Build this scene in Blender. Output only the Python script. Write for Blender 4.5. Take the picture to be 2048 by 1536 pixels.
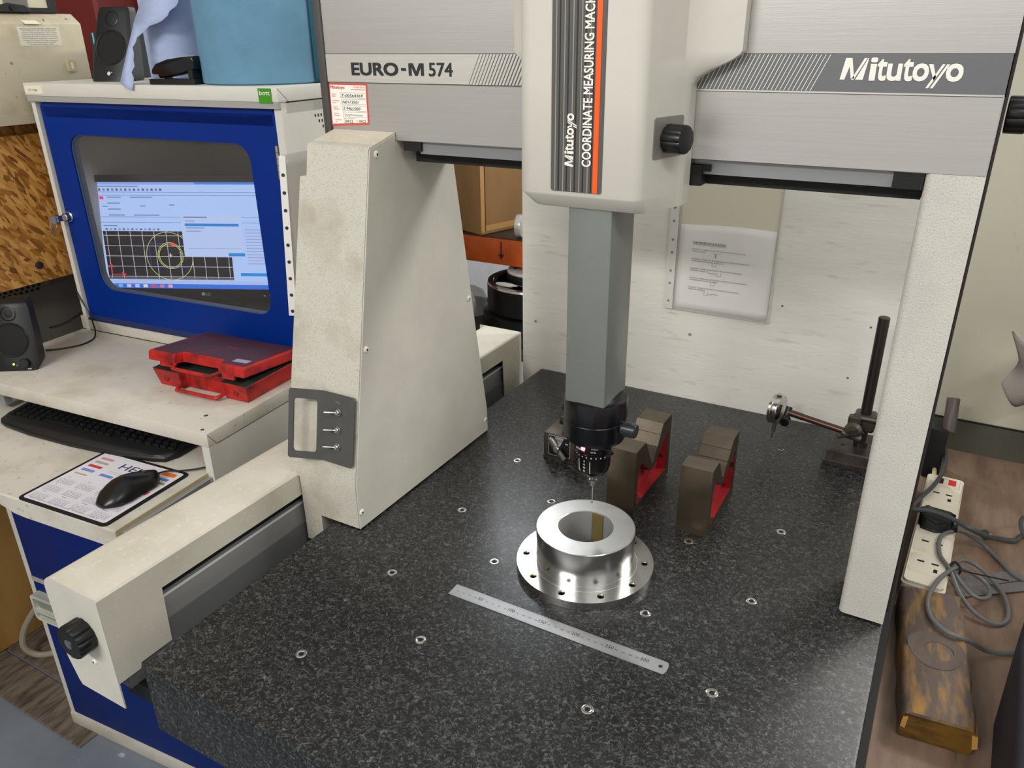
import bpy, bmesh, math, random
from mathutils import Vector, Matrix
from mathutils.geometry import tessellate_polygon
random.seed(7)
for o in list(bpy.data.objects): bpy.data.objects.remove(o)
SC = bpy.context.scene
COL = SC.collection
PI = math.pi
def hexc(h, k=1.0):
    h = h.lstrip('#'); c = [int(h[i:i+2], 16)/255 for i in (0, 2, 4)]
    return tuple(k*(x/12.92 if x <= .04045 else ((x+.055)/1.055)**2.4) for x in c)

# ------------------------------------------------------------------ camera
YAW, PITCH, ROLL = -.5192, .4182, -.0112
fw = Vector((math.sin(YAW)*math.cos(PITCH), math.cos(YAW)*math.cos(PITCH), -math.sin(PITCH)))
rt = Vector((math.cos(YAW), -math.sin(YAW), 0)); up = rt.cross(fw)
r2 = math.cos(ROLL)*rt + math.sin(ROLL)*up; u2 = -math.sin(ROLL)*rt + math.cos(ROLL)*up
cam = bpy.data.cameras.new('camera'); cam.sensor_width = 36; cam.lens = 1559.55*36/2048
cam.clip_start = .02; cam.clip_end = 60
co = bpy.data.objects.new('camera', cam); COL.objects.link(co)
m = Matrix((r2, u2, -fw)).transposed().to_4x4(); m.translation = (.7011, -.5806, .7478)
co.matrix_world = m; SC.camera = co

# ------------------------------------------------------------------ world, lights, exposure
W = bpy.data.worlds.new('workshop'); SC.world = W; W.use_nodes = True
bg = W.node_tree.nodes['Background']; bg.inputs[0].default_value = (1.0, .99, .97, 1); bg.inputs[1].default_value = .50
def area(name, loc, target, sx, sy, power, col=(1, .975, .94)):
    l = bpy.data.lights.new(name, 'AREA'); l.shape = 'RECTANGLE'; l.size = sx; l.size_y = sy; l.energy = power; l.color = col
    o = bpy.data.objects.new(name, l); COL.objects.link(o); o.location = loc
    o.rotation_euler = (Vector(target)-Vector(loc)).to_track_quat('-Z', 'Y').to_euler(); return o
area('tube_or_fill_light', (-.4, -2.4, 1.95), (.1, .6, .25), 1.5, .25, 46)
area('tube_or_fill_light', (1.9, -.9, 2.3), (.4, .5, .3), 1.5, .25, 17)
area('tube_or_fill_light', (2.1, 2.2, 2.3), (.6, .3, 0), 1.5, .25, 46)
area('tube_or_fill_light', (-1.0, 2.05, 1.6), (-.8, 2.4, .2), 1.2, .2, 26, (.9, .95, 1))  # added lamp behind the rack, brightens the back wall
vs = SC.view_settings; vs.view_transform = 'Standard'; vs.look = 'None'; vs.exposure = 0.31; vs.gamma = 1; vs.use_curve_mapping = False

# ------------------------------------------------------------------ materials
MATS = {}
def M(name, base, rough=.5, metal=0., var=0., scale=40, col2=None, lo=.35, hi=.65, stretch=(1, 1, 1), bump=0., bscale=300,
      emit=0., trans=0., alpha=1., spec=.5, ior=1.45, detail=4, speck=None, aniso=0., rvar=0.):
    if name in MATS: return MATS[name]
    m = bpy.data.materials.new(name); m.use_nodes = True; nt = m.node_tree; N = nt.nodes; L = nt.links
    b = N['Principled BSDF']; c = tuple(base)+(1,)
    b.inputs['Base Color'].default_value = c; b.inputs['Roughness'].default_value = rough; b.inputs['Metallic'].default_value = metal
    b.inputs['Specular IOR Level'].default_value = spec; b.inputs['IOR'].default_value = ior
    if aniso: b.inputs['Anisotropic'].default_value = aniso
    if trans: b.inputs['Transmission Weight'].default_value = trans
    if alpha < 1: b.inputs['Alpha'].default_value = alpha
    if emit: b.inputs['Emission Color'].default_value = c; b.inputs['Emission Strength'].default_value = emit
    if var or col2 or bump or speck or rvar:
        tc = N.new('ShaderNodeTexCoord'); mp = N.new('ShaderNodeMapping'); mp.inputs['Scale'].default_value = stretch
        L.new(tc.outputs['Object'], mp.inputs[0])
    out = None
    if var or col2:
        no = N.new('ShaderNodeTexNoise'); no.inputs['Scale'].default_value = scale; no.inputs['Detail'].default_value = detail; no.inputs['Roughness'].default_value = .6
        L.new(mp.outputs[0], no.inputs['Vector'])
        rp = N.new('ShaderNodeValToRGB'); e = rp.color_ramp.elements; e[0].position = lo; e[1].position = hi
        if col2: e[0].color = tuple(col2)+(1,); e[1].color = c
        else: e[0].color = tuple(x*(1-var) for x in base)+(1,); e[1].color = tuple(min(1, x*(1+var)) for x in base)+(1,)
        L.new(no.outputs['Fac'], rp.inputs[0]); out = rp.outputs[0]
    if speck:   # (colour, scale, threshold, softness) : small grains of another colour
        no = N.new('ShaderNodeTexNoise'); no.inputs['Scale'].default_value = speck[1]; no.inputs['Detail'].default_value = 2
        L.new(mp.outputs[0], no.inputs['Vector'])
        rp = N.new('ShaderNodeValToRGB'); e = rp.color_ramp.elements; e[0].position = speck[2]; e[1].position = speck[2]+speck[3]
        e[0].color = (0, 0, 0, 1); e[1].color = (1, 1, 1, 1); L.new(no.outputs['Fac'], rp.inputs[0])
        mx = N.new('ShaderNodeMix'); mx.data_type = 'RGBA'; L.new(rp.outputs[0], mx.inputs['Factor'])
        if out: L.new(out, mx.inputs['A'])
        else: mx.inputs['A'].default_value = c
        mx.inputs['B'].default_value = tuple(speck[0])+(1,); out = mx.outputs['Result']
    if out: L.new(out, b.inputs['Base Color'])
    if rvar:
        no = N.new('ShaderNodeTexNoise'); no.inputs['Scale'].default_value = scale*1.7; L.new(mp.outputs[0], no.inputs['Vector'])
        mr = N.new('ShaderNodeMapRange'); mr.inputs['To Min'].default_value = rough-rvar; mr.inputs['To Max'].default_value = rough+rvar
        L.new(no.outputs['Fac'], mr.inputs['Value']); L.new(mr.outputs[0], b.inputs['Roughness'])
    if bump:
        no = N.new('ShaderNodeTexNoise'); no.inputs['Scale'].default_value = bscale; no.inputs['Detail'].default_value = 3
        L.new(mp.outputs[0], no.inputs['Vector'])
        bp = N.new('ShaderNodeBump'); bp.inputs['Strength'].default_value = bump; bp.inputs['Distance'].default_value = .002
        L.new(no.outputs['Fac'], bp.inputs['Height']); L.new(bp.outputs[0], b.inputs['Normal'])
    MATS[name] = m; return m
def granite():
    m = bpy.data.materials.new('granite'); m.use_nodes = True; nt = m.node_tree; N = nt.nodes; L = nt.links; b = N['Principled BSDF']
    tc = N.new('ShaderNodeTexCoord')
    n1 = N.new('ShaderNodeTexNoise'); n1.inputs['Scale'].default_value = 190; n1.inputs['Detail'].default_value = 3; n1.inputs['Roughness'].default_value = .65; n1.inputs['Distortion'].default_value = 1.2
    n2 = N.new('ShaderNodeTexNoise'); n2.inputs['Scale'].default_value = 9; n2.inputs['Detail'].default_value = 3
    n3 = N.new('ShaderNodeTexVoronoi'); n3.inputs['Scale'].default_value = 230
    for n in (n1, n2, n3): L.new(tc.outputs['Object'], n.inputs['Vector'])
    r = N.new('ShaderNodeValToRGB'); e = r.color_ramp.elements
    e[0].position = .40; e[0].color = (.005, .0052, .0052, 1); e[1].position = .78; e[1].color = (.17, .175, .165, 1)
    x = e.new(.50); x.color = (.014, .0145, .0145, 1); x = e.new(.60); x.color = (.062, .064, .061, 1)
    L.new(n1.outputs['Fac'], r.inputs[0])
    mx = N.new('ShaderNodeMix'); mx.data_type = 'RGBA'; mx.blend_type = 'MULTIPLY'; mx.inputs['Factor'].default_value = .55
    L.new(r.outputs[0], mx.inputs['A']); r2 = N.new('ShaderNodeValToRGB'); r2.color_ramp.elements[0].position = .0; r2.color_ramp.elements[1].position = .7
    r2.color_ramp.elements[0].color = (.25, .25, .25, 1)
    L.new(n3.outputs['Color'], r2.inputs[0]); L.new(r2.outputs[0], mx.inputs['B'])
    L.new(mx.outputs['Result'], b.inputs['Base Color'])
    mr = N.new('ShaderNodeMapRange'); mr.inputs['To Min'].default_value = .30; mr.inputs['To Max'].default_value = .48
    L.new(n2.outputs['Fac'], mr.inputs['Value']); L.new(mr.outputs[0], b.inputs['Roughness']); b.inputs['Specular IOR Level'].default_value = .45
    MATS['granite'] = m; return m
GRAN = granite()
def mtl(hexcol, rough=.35, **k): return M('metal'+hexcol+str(rough)+str(sorted(k)), hexc(hexcol), rough, 1., **k)
CREAM = M('cream_paint', hexc('#cac7bb'), .45, var=.06, scale=9, bump=.04, bscale=500)
CREAMT = M('cream_textured_paint', hexc('#c8c5bd'), .6, var=.05, scale=14, bump=.35, bscale=420, speck=(hexc('#b2ada1'), 620, .52, .20))
CREAMG = M('cream_grimy_paint', hexc('#c4c0b3'), .6, col2=hexc('#aca593'), scale=11, lo=.30, hi=.52, bump=.25, bscale=420, speck=(hexc('#a8a294'), 480, .52, .20))
CREAMW = M('cream_worn_paint', hexc('#d3cdbd'), .5, col2=hexc('#c1b8a2'), scale=7, lo=.3, hi=.6, speck=(hexc('#d9d3c4'), 110, .58, .16))
PLASTW = M('cream_moulding', hexc('#c9c6bb'), .42, var=.03, scale=8, bump=.03, bscale=700)
QUILLG = M('quill_grey_paint', hexc('#737773'), .34, var=.03, scale=20)
BRUSH = M('brushed_aluminium', hexc('#c9c6c1'), .38, .8, var=.035, scale=90, stretch=(.06, 8, 8), bump=.04, bscale=220, aniso=.5)
ALUBAND = M('pale_anodised_band', hexc('#d3cfc6'), .4, .55, var=.05, scale=60, stretch=(.12, 8, 8))
DARKBAND = M('dark_grey_band', hexc('#6b6d6e'), .4, .2)
DGREY = M('dark_grey_paint', hexc('#4b4a47'), .5, var=.05, scale=40)
STEELG = M('grey_guide_paint', hexc('#858583'), .4, .1, var=.06, scale=30, stretch=(1, .1, 1))
BLACK = M('black_plastic', hexc('#101112'), .35)
BLACKM = M('matt_black', hexc('#0b0b0c'), .6)
CHAR = M('charcoal_plastic', hexc('#141517'), .45, var=.05, scale=80, bump=.06, bscale=900)
WHITE = M('white_print', hexc('#efece2'), .5)
INK = M('black_ink', hexc('#26282b'), .6)
GREYINK = M('grey_ink', hexc('#5c5d5e'), .6)
REDINK = M('red_ink', hexc('#d24a3c'), .6)
ORANGE = M('orange_stripe', hexc('#ff5a00'), .5)
ALU = M('machined_aluminium', hexc('#bcbcb9'), .22, 1., var=.05, scale=30, rvar=.06)
ALUTOP = M('turned_aluminium', hexc('#a8a7a3'), .33, 1., var=.06, scale=25, rvar=.08)
CHROME = M('bright_steel', hexc('#cfcdc6'), .18, 1.)
STEEL = M('ground_steel', hexc('#a7a59e'), .35, 1., var=.08, scale=40)
RULER = M('satin_ruler_steel', hexc('#a2a3a4'), .5, .7, var=.05, scale=60)
IRON = M('oiled_iron', hexc('#5a5042'), .40, .7, col2=hexc('#4a4134'), scale=18, lo=.3, hi=.7)
IRONT = M('ground_iron', hexc('#6c6254'), .5, .65, var=.07, scale=40)
REDP = M('red_casting_paint', hexc('#b3252c'), .5, col2=hexc('#8f1f22'), scale=30, speck=(hexc('#3a2520'), 45, .63, .05))
DARKIRON = M('dark_worn_iron', hexc('#3b3735'), .42, .7, col2=hexc('#544b44'), scale=45)
BOARDW = M('white_painted_board', hexc('#edeae1'), .6, var=.04, scale=6, bump=.22, bscale=60, stretch=(.6, 1, 3), speck=(hexc('#ddd8cb'), 30, .62, .14))
CABW = M('cabinet_light_grey', hexc('#cfcdc4'), .45, var=.03, scale=8)
DESK = M('worn_desk_paint', hexc('#cbc6ba'), .5, col2=hexc('#b4ad9d'), scale=9, lo=.28, hi=.55, speck=(hexc('#9d968a'), 95, .67, .08))
BLUE = M('blue_door_paint', (.0, .024, .21), .4, spec=.2, var=.05, scale=6)
BLUED = M('dark_blue_door_paint', (.0, .018, .15), .45, spec=.2, var=.06, scale=6)
REDC = M('red_case_plastic', hexc('#b8201c'), .42, col2=hexc('#6a1512'), scale=26, lo=.32, hi=.58)
REDG = M('grimy_case_lid', hexc('#4a2a2e'), .5, col2=hexc('#8a2026'), scale=9, lo=.25, hi=.42)
FOAM = M('green_foam', hexc('#1d2b22'), .9)
TEAL = M('teal_wiper_paper', hexc('#5f8aa3'), .85, var=.06, scale=20, bump=.3, bscale=220)
LBLUE = M('light_blue_tissue', hexc('#a5b2d2'), .85, var=.05, scale=20, bump=.5, bscale=260)
DTEAL = M('dark_teal_paper', hexc('#1f5266'), .85, bump=.3, bscale=150)
OSB = None
BENCH = M('brown_bench_wood', hexc('#967d6a'), .5, col2=hexc('#655142'), scale=8, lo=.3, hi=.68, stretch=(3, .5, 1), detail=8, bump=.12, bscale=40, speck=(hexc('#3a2b22'), 11, .68, .06))
WOODB = M('scarred_timber', hexc('#99743f'), .5, col2=hexc('#5c4f47'), scale=26, lo=.47, hi=.68, stretch=(2.2, .5, 1), detail=8, bump=.3, bscale=70)
WOODE = M('varnished_end_grain', hexc('#72521e'), .4, col2=hexc('#3a2812'), scale=18, lo=.33, hi=.55, stretch=(1, 1, 3), detail=6, bump=.2)
SOCK = M('aged_white_plastic', hexc('#e4ddc9'), .4, col2=hexc('#cabf9f'), scale=14, lo=.25, hi=.45)
CABLE = M('grey_cable', hexc('#6a6b6a'), .4)
CABLED = M('dark_grey_cable', hexc('#45494a'), .4)
CABLEC = M('cream_cable', hexc('#d9c99a'), .5)
MACHC = M('cream_machine_panel', hexc('#d8d4c0'), .5, var=.03, scale=5, speck=(hexc('#a39a72'), 14, .70, .06))
CARD = M('cardboard', hexc('#8a6840'), .8, var=.08, scale=14, stretch=(1, 1, .3))
TAPE = M('brown_tape', hexc('#b58a55'), .5)
ORBEAM = M('orange_rack_paint', hexc('#c4560c'), .5, col2=hexc('#9a3f08'), scale=9)
FLOORP = M('grey_floor_paint', hexc('#7e8690'), .4, var=.10, scale=4, speck=(hexc('#b5bcc2'), 25, .72, .04))
PLANK = M('dirty_floor_timber', hexc('#7a6e60'), .8, col2=hexc('#463c32'), scale=12, lo=.3, hi=.6, stretch=(4, 1, 1), bump=.4, bscale=60)
PLY = M('plywood', hexc('#b88f50'), .6, col2=hexc('#946a2c'), scale=7, stretch=(1, 1, .3), detail=7)
BRICKW = M('white_painted_brick', hexc('#dfe1df'), .7, var=.04, scale=20, bump=.3, bscale=90)
CLOTH = M('grey_cloth', hexc('#8c8680'), .85, var=.12, scale=14, bump=.3, bscale=400)
CLEAR = M('clear_plastic_sleeve', (.93, .93, .9), .12, alpha=.06)
HAZY = M('hazy_plastic', (.75, .74, .70), .25, alpha=.42)
PAPER = M('white_paper', hexc('#f3f1ed'), .7, var=.03, scale=12, bump=.15, bscale=30)
YPAPER = M('cream_paper', hexc('#e2dcc4'), .7)
GLASS = M('door_glass', (.22, .21, .2), .02, alpha=.10)  # grey see-through tint stands in for reflection haze on the pane
def emi(h, s=1.0):
    if 'screen'+h in MATS: return MATS['screen'+h]
    m = M('screen'+h, hexc(h), .4, emit=s*.92, spec=.1); m.node_tree.nodes['Principled BSDF'].inputs['Base Color'].default_value = (.01, .01, .012, 1); return m

# ------------------------------------------------------------------ mesh building
class MB:
    def __init__(s): s.b = bmesh.new(); s.mats = [None]
    def f(s, vs, mi=0):
        try: fc = s.b.faces.new(vs); fc.material_index = mi; return fc
        except ValueError: return None
    def box(s, x0, x1, y0, y1, z0, z1, mi=0):
        v = [s.b.verts.new((x, y, z)) for z in (z0, z1) for x, y in ((x0, y0), (x1, y0), (x1, y1), (x0, y1))]
        for q in ((0, 3, 2, 1), (4, 5, 6, 7), (0, 1, 5, 4), (1, 2, 6, 5), (2, 3, 7, 6), (3, 0, 4, 7)): s.f([v[i] for i in q], mi)
        return s
    def rings(s, rings, cap=True, closed=True, mi=0, loop=False):
        R = [[s.b.verts.new(p) for p in r] for r in rings]; n = len(R[0])
        prs = list(zip(R, R[1:]))
        if loop: prs.append((R[-1], R[0]))
        for a, c in prs:
            for i in range(n if closed else n-1):
                j = (i+1) % n; s.f([a[i], a[j], c[j], c[i]], mi)
        if cap and not loop: s.f(R[0][::-1], mi); s.f(R[-1], mi)
        return s
    def prism(s, poly, fn, t0, t1, mi=0): return s.rings([[fn(a, c, t0) for a, c in poly], [fn(a, c, t1) for a, c in poly]], mi=mi)
    def plate(s, loops, fn, t0, t1, mi=0):
        flat = [p for l in loops for p in l]
        tris = tessellate_polygon([[Vector((a, c, 0)) for a, c in l] for l in loops])
        A = [s.b.verts.new(fn(a, c, t0)) for a, c in flat]; B = [s.b.verts.new(fn(a, c, t1)) for a, c in flat]
        for t in tris: s.f([A[i] for i in t], mi); s.f([B[i] for i in reversed(t)], mi)
        k = 0
        for l in loops:
            n = len(l)
            for i in range(n): j = (i+1) % n; s.f([A[k+i], A[k+j], B[k+j], B[k+i]], mi)
            k += n
        return s
    def lathe(s, prof, c=(0, 0, 0), ax=(0, 0, 1), n=32, cap=True, loop=False, mi=0):
        z = Vector(ax).normalized(); x = z.orthogonal().normalized(); y = z.cross(x); c = Vector(c)
        return s.rings([[c+z*h+(x*math.cos(2*PI*i/n)+y*math.sin(2*PI*i/n))*r for i in range(n)] for r, h in prof], cap=cap, loop=loop, mi=mi)
    def cyl(s, p0, p1, r, r1=None, n=20, mi=0):
        p0 = Vector(p0); d = Vector(p1)-p0; return s.lathe([(r, 0), (r if r1 is None else r1, d.length)], p0, d, n, mi=mi)
    def tube(s, pts, r, n=8, smooth=6, mi=0):
        P = [Vector(p) for p in pts]
        if smooth and len(P) > 2:
            Q = []
            for i in range(len(P)-1):
                a = P[max(i-1, 0)]; b = P[i]; c = P[i+1]; d = P[min(i+2, len(P)-1)]
                for k in range(smooth):
                    t = k/smooth; Q.append(.5*((2*b)+(c-a)*t+(2*a-5*b+4*c-d)*t*t+(3*b-a-3*c+d)*t**3))
            P = Q+[P[-1]]
        t0 = (P[1]-P[0]).normalized(); x = t0.orthogonal().normalized(); R = []
        for i, p in enumerate(P):
            t = (P[min(i+1, len(P)-1)]-P[max(i-1, 0)]).normalized(); x = (x-t*x.dot(t)).normalized(); y = t.cross(x)
            R.append([p+(x*math.cos(2*PI*k/n)+y*math.sin(2*PI*k/n))*r for k in range(n)])
        return s.rings(R, mi=mi)
    def grid(s, fn, nu, nv, th=None, mi=0):
        V = [[s.b.verts.new(fn(i/nu, j/nv)) for j in range(nv+1)] for i in range(nu+1)]
        for i in range(nu):
            for j in range(nv): s.f([V[i][j], V[i+1][j], V[i+1][j+1], V[i][j+1]], mi)
        s.thick = th; return s
    def bevel(s, w, seg=2, ang=30):
        bmesh.ops.remove_doubles(s.b, verts=s.b.verts, dist=1e-6); s.b.normal_update()
        ed = [e for e in s.b.edges if len(e.link_faces) == 2 and e.calc_face_angle(0) > math.radians(ang)]
        bmesh.ops.bevel(s.b, geom=ed, offset=w, segments=seg, affect='EDGES', profile=.5, clamp_overlap=True); return s
    def xf(s, mat): bmesh.ops.transform(s.b, matrix=mat, verts=s.b.verts); return s

WM = {}        # world matrix of every object made
def _link(o, parent, M4):
    COL.objects.link(o)
    if parent: o.parent = parent; o.matrix_local = WM[parent].inverted() @ M4
    else: o.matrix_local = M4
    WM[o] = M4
def tag(o, label=None, cat=None, group=None, kind=None):
    for k, v in (('label', label), ('category', cat), ('group', group), ('kind', kind)):
        if v: o[k] = v
    return o
def thing(name, label, cat, loc=(0, 0, 0), rz=0, group=None, frame=None):
    o = bpy.data.objects.new(name, None); o.empty_display_size = .05
    M4 = (frame or Matrix()) @ (Matrix.Translation(loc) @ Matrix.Rotation(rz, 4, 'Z')); _link(o, None, M4)
    return tag(o, label, cat, group)
def part(name, mb, mat, parent=None, frame=None, local=False, smooth=35, label=None, kind=None):
    """mesh coordinates are given in `frame` (world when None); local=True: in the parent's own frame"""
    b = mb.b; me = bpy.data.meshes.new(name)
    if not getattr(mb, 'thick', None): bmesh.ops.recalc_face_normals(b, faces=b.faces)
    base = WM[parent] if parent else Matrix()
    if not local: bmesh.ops.transform(b, matrix=base.inverted() @ (frame or Matrix()), verts=b.verts)
    b.to_mesh(me); b.free()
    for mm in (mat if isinstance(mat, (list, tuple)) else [mat]): me.materials.append(mm)
    if smooth:
        for p in me.polygons: p.use_smooth = True
        me.set_sharp_from_angle(angle=math.radians(smooth))
    o = bpy.data.objects.new(name, me); _link(o, parent, base)
    if getattr(mb, 'thick', None):
        md = o.modifiers.new('thickness', 'SOLIDIFY'); md.thickness = mb.thick; md.offset = 0
    if label: o['label'] = label
    if kind: o['kind'] = kind
    return o
def solo(name, mb, mat, label, cat, loc, rz=0, group=None, frame=None, **k):
    """a thing that is one mesh: its origin at loc (in frame); mesh given in that frame too"""
    fr = frame or Matrix(); M4 = fr @ Matrix.Translation(loc) @ Matrix.Rotation(rz, 4, 'Z')
    mb.xf(M4.inverted() @ fr); o = part(name, mb, mat, None, local=True, **k); o.matrix_local = M4; WM[o] = M4
    return tag(o, label, cat, group)
def struct(name, mb, mat, **k): return tag(part(name, mb, mat, **k), kind='structure')
def shared(name, me, parent, M4local):
    o = bpy.data.objects.new(name, me); COL.objects.link(o); o.parent = parent; o.matrix_local = M4local; WM[o] = WM[parent] @ M4local; return o
_fc = {}
def text(parent, s, org, xd, yd, mat, h=None, w=None, bold=0., shear=0., frame=None, align='L', lift=.0003, name='lettering', space=1.):
    key = (s, bold, shear, space)
    cu = bpy.data.curves.new('t', 'FONT'); cu.body = s; cu.size = 1; cu.shear = shear; cu.resolution_u = 3; cu.space_character = space
    ob = bpy.data.objects.new('t', cu); COL.objects.link(ob)
    dg = bpy.context.evaluated_depsgraph_get(); me = bpy.data.meshes.new_from_object(ob.evaluated_get(dg))
    bpy.data.objects.remove(ob); bpy.data.curves.remove(cu)
    if not me.vertices: return None
    xs = [v.co.x for v in me.vertices]; ys = [v.co.y for v in me.vertices]; bw = max(xs)-min(xs); bh = max(ys)-min(ys)
    sy = (h/bh) if h else None; sx = (w/bw) if w else sy
    if sy is None: sy = sx
    xd = Vector(xd).normalized(); yd = Vector(yd).normalized(); nd = xd.cross(yd); org = Vector(org)
    off = {'L': 0, 'C': -.5*bw*sx, 'R': -bw*sx}[align]
    mb = MB(); k4 = ((0, 0),) if not bold else ((.7, .7), (-.7, -.7), (.7, -.7), (-.7, .7))
    for ci, (dx, dy) in enumerate(k4):
        n0 = len(mb.b.verts); mb.b.from_mesh(me); mb.b.verts.ensure_lookup_table()
        for v in mb.b.verts[n0:]:
            v.co = org+xd*((v.co.x+dx*bold-min(xs))*sx+off)+yd*((v.co.y+dy*bold-min(ys))*sy)+nd*(lift+ci*.00006)
    bpy.data.meshes.remove(me)
    return part(name, mb, mat, parent, frame=frame, smooth=0)
def rrect(x0, x1, y0, y1, r, n=5):
    P = []
    for cx, cy, a in ((x1-r, y1-r, 0), (x0+r, y1-r, 90), (x0+r, y0+r, 180), (x1-r, y0+r, 270)):
        for k in range(n+1): t = math.radians(a+90*k/n); P.append((cx+r*math.cos(t), cy+r*math.sin(t)))
    return P
def circ2(cx, cy, r, n=24): return [(cx+r*math.cos(2*PI*k/n), cy+r*math.sin(2*PI*k/n)) for k in range(n)]
XZ = lambda y: None
fxz = lambda a, c, t: (a, t, c)     # polygon in x,z extruded along y
fyz = lambda a, c, t: (t, a, c)     # polygon in y,z extruded along x
fxy = lambda a, c, t: (a, c, t)     # polygon in x,y extruded along z
X_, Y_, Z_ = Vector((1, 0, 0)), Vector((0, 1, 0)), Vector((0, 0, 1))
def fluted(c, ax, r, L, n=10, face=True):
    """a fluted knob, axis ax from c"""
    z = Vector(ax).normalized(); x = z.orthogonal().normalized(); y = z.cross(x); c = Vector(c); N = n*6; R = []
    for rr, h in ((.86, 0), (.98, .02), (1, .12), (1, .86), (.93, .97), (.8, 1)):
        ring = []
        for i in range(N):
            a = 2*PI*i/N; k = 1-.09*max(0, math.cos(n*a))**3 * (1 if .1 < h < .9 else .6)
            ring.append(c+z*h*L+(x*math.cos(a)+y*math.sin(a))*r*rr*k)
        R.append(ring)
    return MB().rings(R)
def screwhead(parent, p, ax, r=.005, mat=None, frame=None, name='screw'):
    z = Vector(ax).normalized()
    s = part(name, MB().lathe([(r, 0), (r, .0008), (r*.8, .0018), (r*.35, .0024), (.0003, .0025)], p, ax, 16), mat or M('cream_screw', hexc('#e2dfd3'), .35), parent, frame=frame)
    part('socket', MB().lathe([(r*.32, .0018), (r*.32, .0027)], p, ax, 6), BLACKM, s, frame=frame); return s
FZ = -1.014
# ================================================================== the setting
fl = struct('floor', MB().box(-4, 4, -3, 3.2, FZ-.05, FZ), FLOORP)
for i in range(6):
    y = .17+i*.125; w = .118
    part('floorboard', MB().box(-1.95+.06*(i % 3), -1.10-.05*(i % 2), y, y+w, FZ, FZ+.006+.003*(i % 2)).bevel(.002, 1), PLANK, fl)
wb = struct('wall_back', MB().box(-4, 4, 2.62, 2.7, FZ, 3), BRICKW)
bmesh_b = MB().box(-.108, .108, -.012, .004, -.034, .034).bevel(.004, 2)
b0 = part('brick', bmesh_b, BRICKW, wb); b0.matrix_local = Matrix.Translation((-2.6, 2.62, .5)); bme = b0.data
for r in range(12):
    for c in range(8):
        if r == 0 and c == 0: continue
        shared('brick', bme, wb, Matrix.Translation((-2.6+c*.226+(.113 if r % 2 else 0), 2.62, .5+r*.078)))
struct('wall_left', MB().box(-2.75, -2.7, -3, 2.7, FZ, 3), M('grey_wall', hexc('#8d8a84'), .7, var=.05, scale=4))

# ================================================================== granite table
G = thing('granite_table', 'speckled black granite measuring table carrying the bridge and the workpieces', 'surface table', (.3, .43, FZ))
part('slab', MB().box(-.118, .723, -.139, 1.0, -.118, 0).bevel(.004, 2), GRAN, G)
part('rail_support', MB().box(-.225, -.1185, -.108, .98, -.128, -.098), BLACKM, G)
st = MB()
for x0 in (.0, .54):
    for y0 in (.0, .78): st.box(x0, x0+.09, y0, y0+.09, FZ, -.13)
st.box(-.02, .65, -.02, .89, -.16, -.118); st.box(0, .63, .02, .06, -.9, -.82); st.box(0, .63, .8, .84, -.9, -.82)
part('gap_shade', MB().box(.69, .7325, -.12, .98, -.6, -.03), BLACKM, G)  # black box added so the gap to the bench looks dark
part('stand', st, M('dark_stand_paint', hexc('#1c1e22'), .5), G)
im = None; XA, XB, XC, XD, Y0, PT = .0545, .1782, .4267, .5514, -.0232, .1972
ins = [(XA, j) for j in range(4)]+[(XD, j) for j in (1, 2, 3)]+[(XB, j+.5) for j in range(3)]+[(XC, j+.5) for j in range(3)]
for x, j in ins:
    y = Y0+j*PT
    if im is None:
        p = part('insert', MB().lathe([(.0036, .0002), (.0052, .0008), (.0068, .0008), (.0078, .0003), (.0078, -.002), (.0036, -.002)], n=24, loop=True), CHROME, G, local=True)
        q = part('hole', MB().lathe([(.0037, .0001), (.0037, -.0008)], n=16), BLACKM, p, local=True); im, qm = p.data, q.data
        p.matrix_local = WM[G].inverted() @ Matrix.Translation((x, y, 0)); WM[p] = Matrix.Translation((x, y, 0)); q.matrix_local = Matrix()
    else:
        p = shared('insert', im, G, WM[G].inverted() @ Matrix.Translation((x, y, 0))); shared('hole', qm, p, Matrix())

# ================================================================== guideway cover on the left edge
GC = thing('guideway_cover', 'long cream sheet-metal cover with black knob along the left edge of the granite', 'machine cover', (-.25, .43, -.1))
xl, xr, zt, zb, yf0, ye = -.308, -.188, .0745, .031, -.1385, 1.022
arc = [(xl+.022-.022*math.cos(t), zt-.022+.022*math.sin(t)) for t in [i*PI/2/6 for i in range(7)]]
sec = [(xl, -.07)]+arc+[(xr-.003, zt), (xr, zt-.003), (xr, zb), (xr-.002, zb), (xr-.002, zt-.006)]+[(xl+.022-.019*math.cos(t), zt-.022+.018*math.sin(t)) for t in [i*PI/2/5 for i in range(5, -1, -1)]]+[(xl+.003, -.07)]
part('cover_shell', MB().prism(sec, fxz, yf0+.002, ye), CREAMW, GC)
fp = [(xr, -.1155), (xr, zt-.003), (xr-.003, zt)]+arc[::-1]+[(xl+.004, -.07), (-.291, -.108), (-.286, -.1168)]
part('front_plate', MB().prism(fp, fxz, yf0, yf0+.002), CREAM, GC)
part('skirt', MB().prism([(yf0+.002, zb), (yf0+.002, -.071), (-.1025, -.0712), (-.0995, -.062), (-.0475, -.062), (-.0445, zb)], fyz, xr-.002, xr), CREAMW, GC)
part('skirt', MB().prism([(ye, zb), (ye, -.07), (.938, -.07), (.932, zb)], fyz, xr-.002, xr), CREAMW, GC)
part('end_plate', MB().box(xl, xr, ye, ye+.002, -.07, zt), CREAMW, GC)
part('guide_rail', MB().box(-.285, -.198, -.12, .99, -.098, .010).bevel(.0015, 2), STEELG, GC)
part('guide_edge', MB().box(-.1984, -.1966, -.12, .99, .0070, .0108), M('bright_edge', hexc('#d5d6d4'), .3), GC, label='bright edge strip of the guide')
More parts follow.
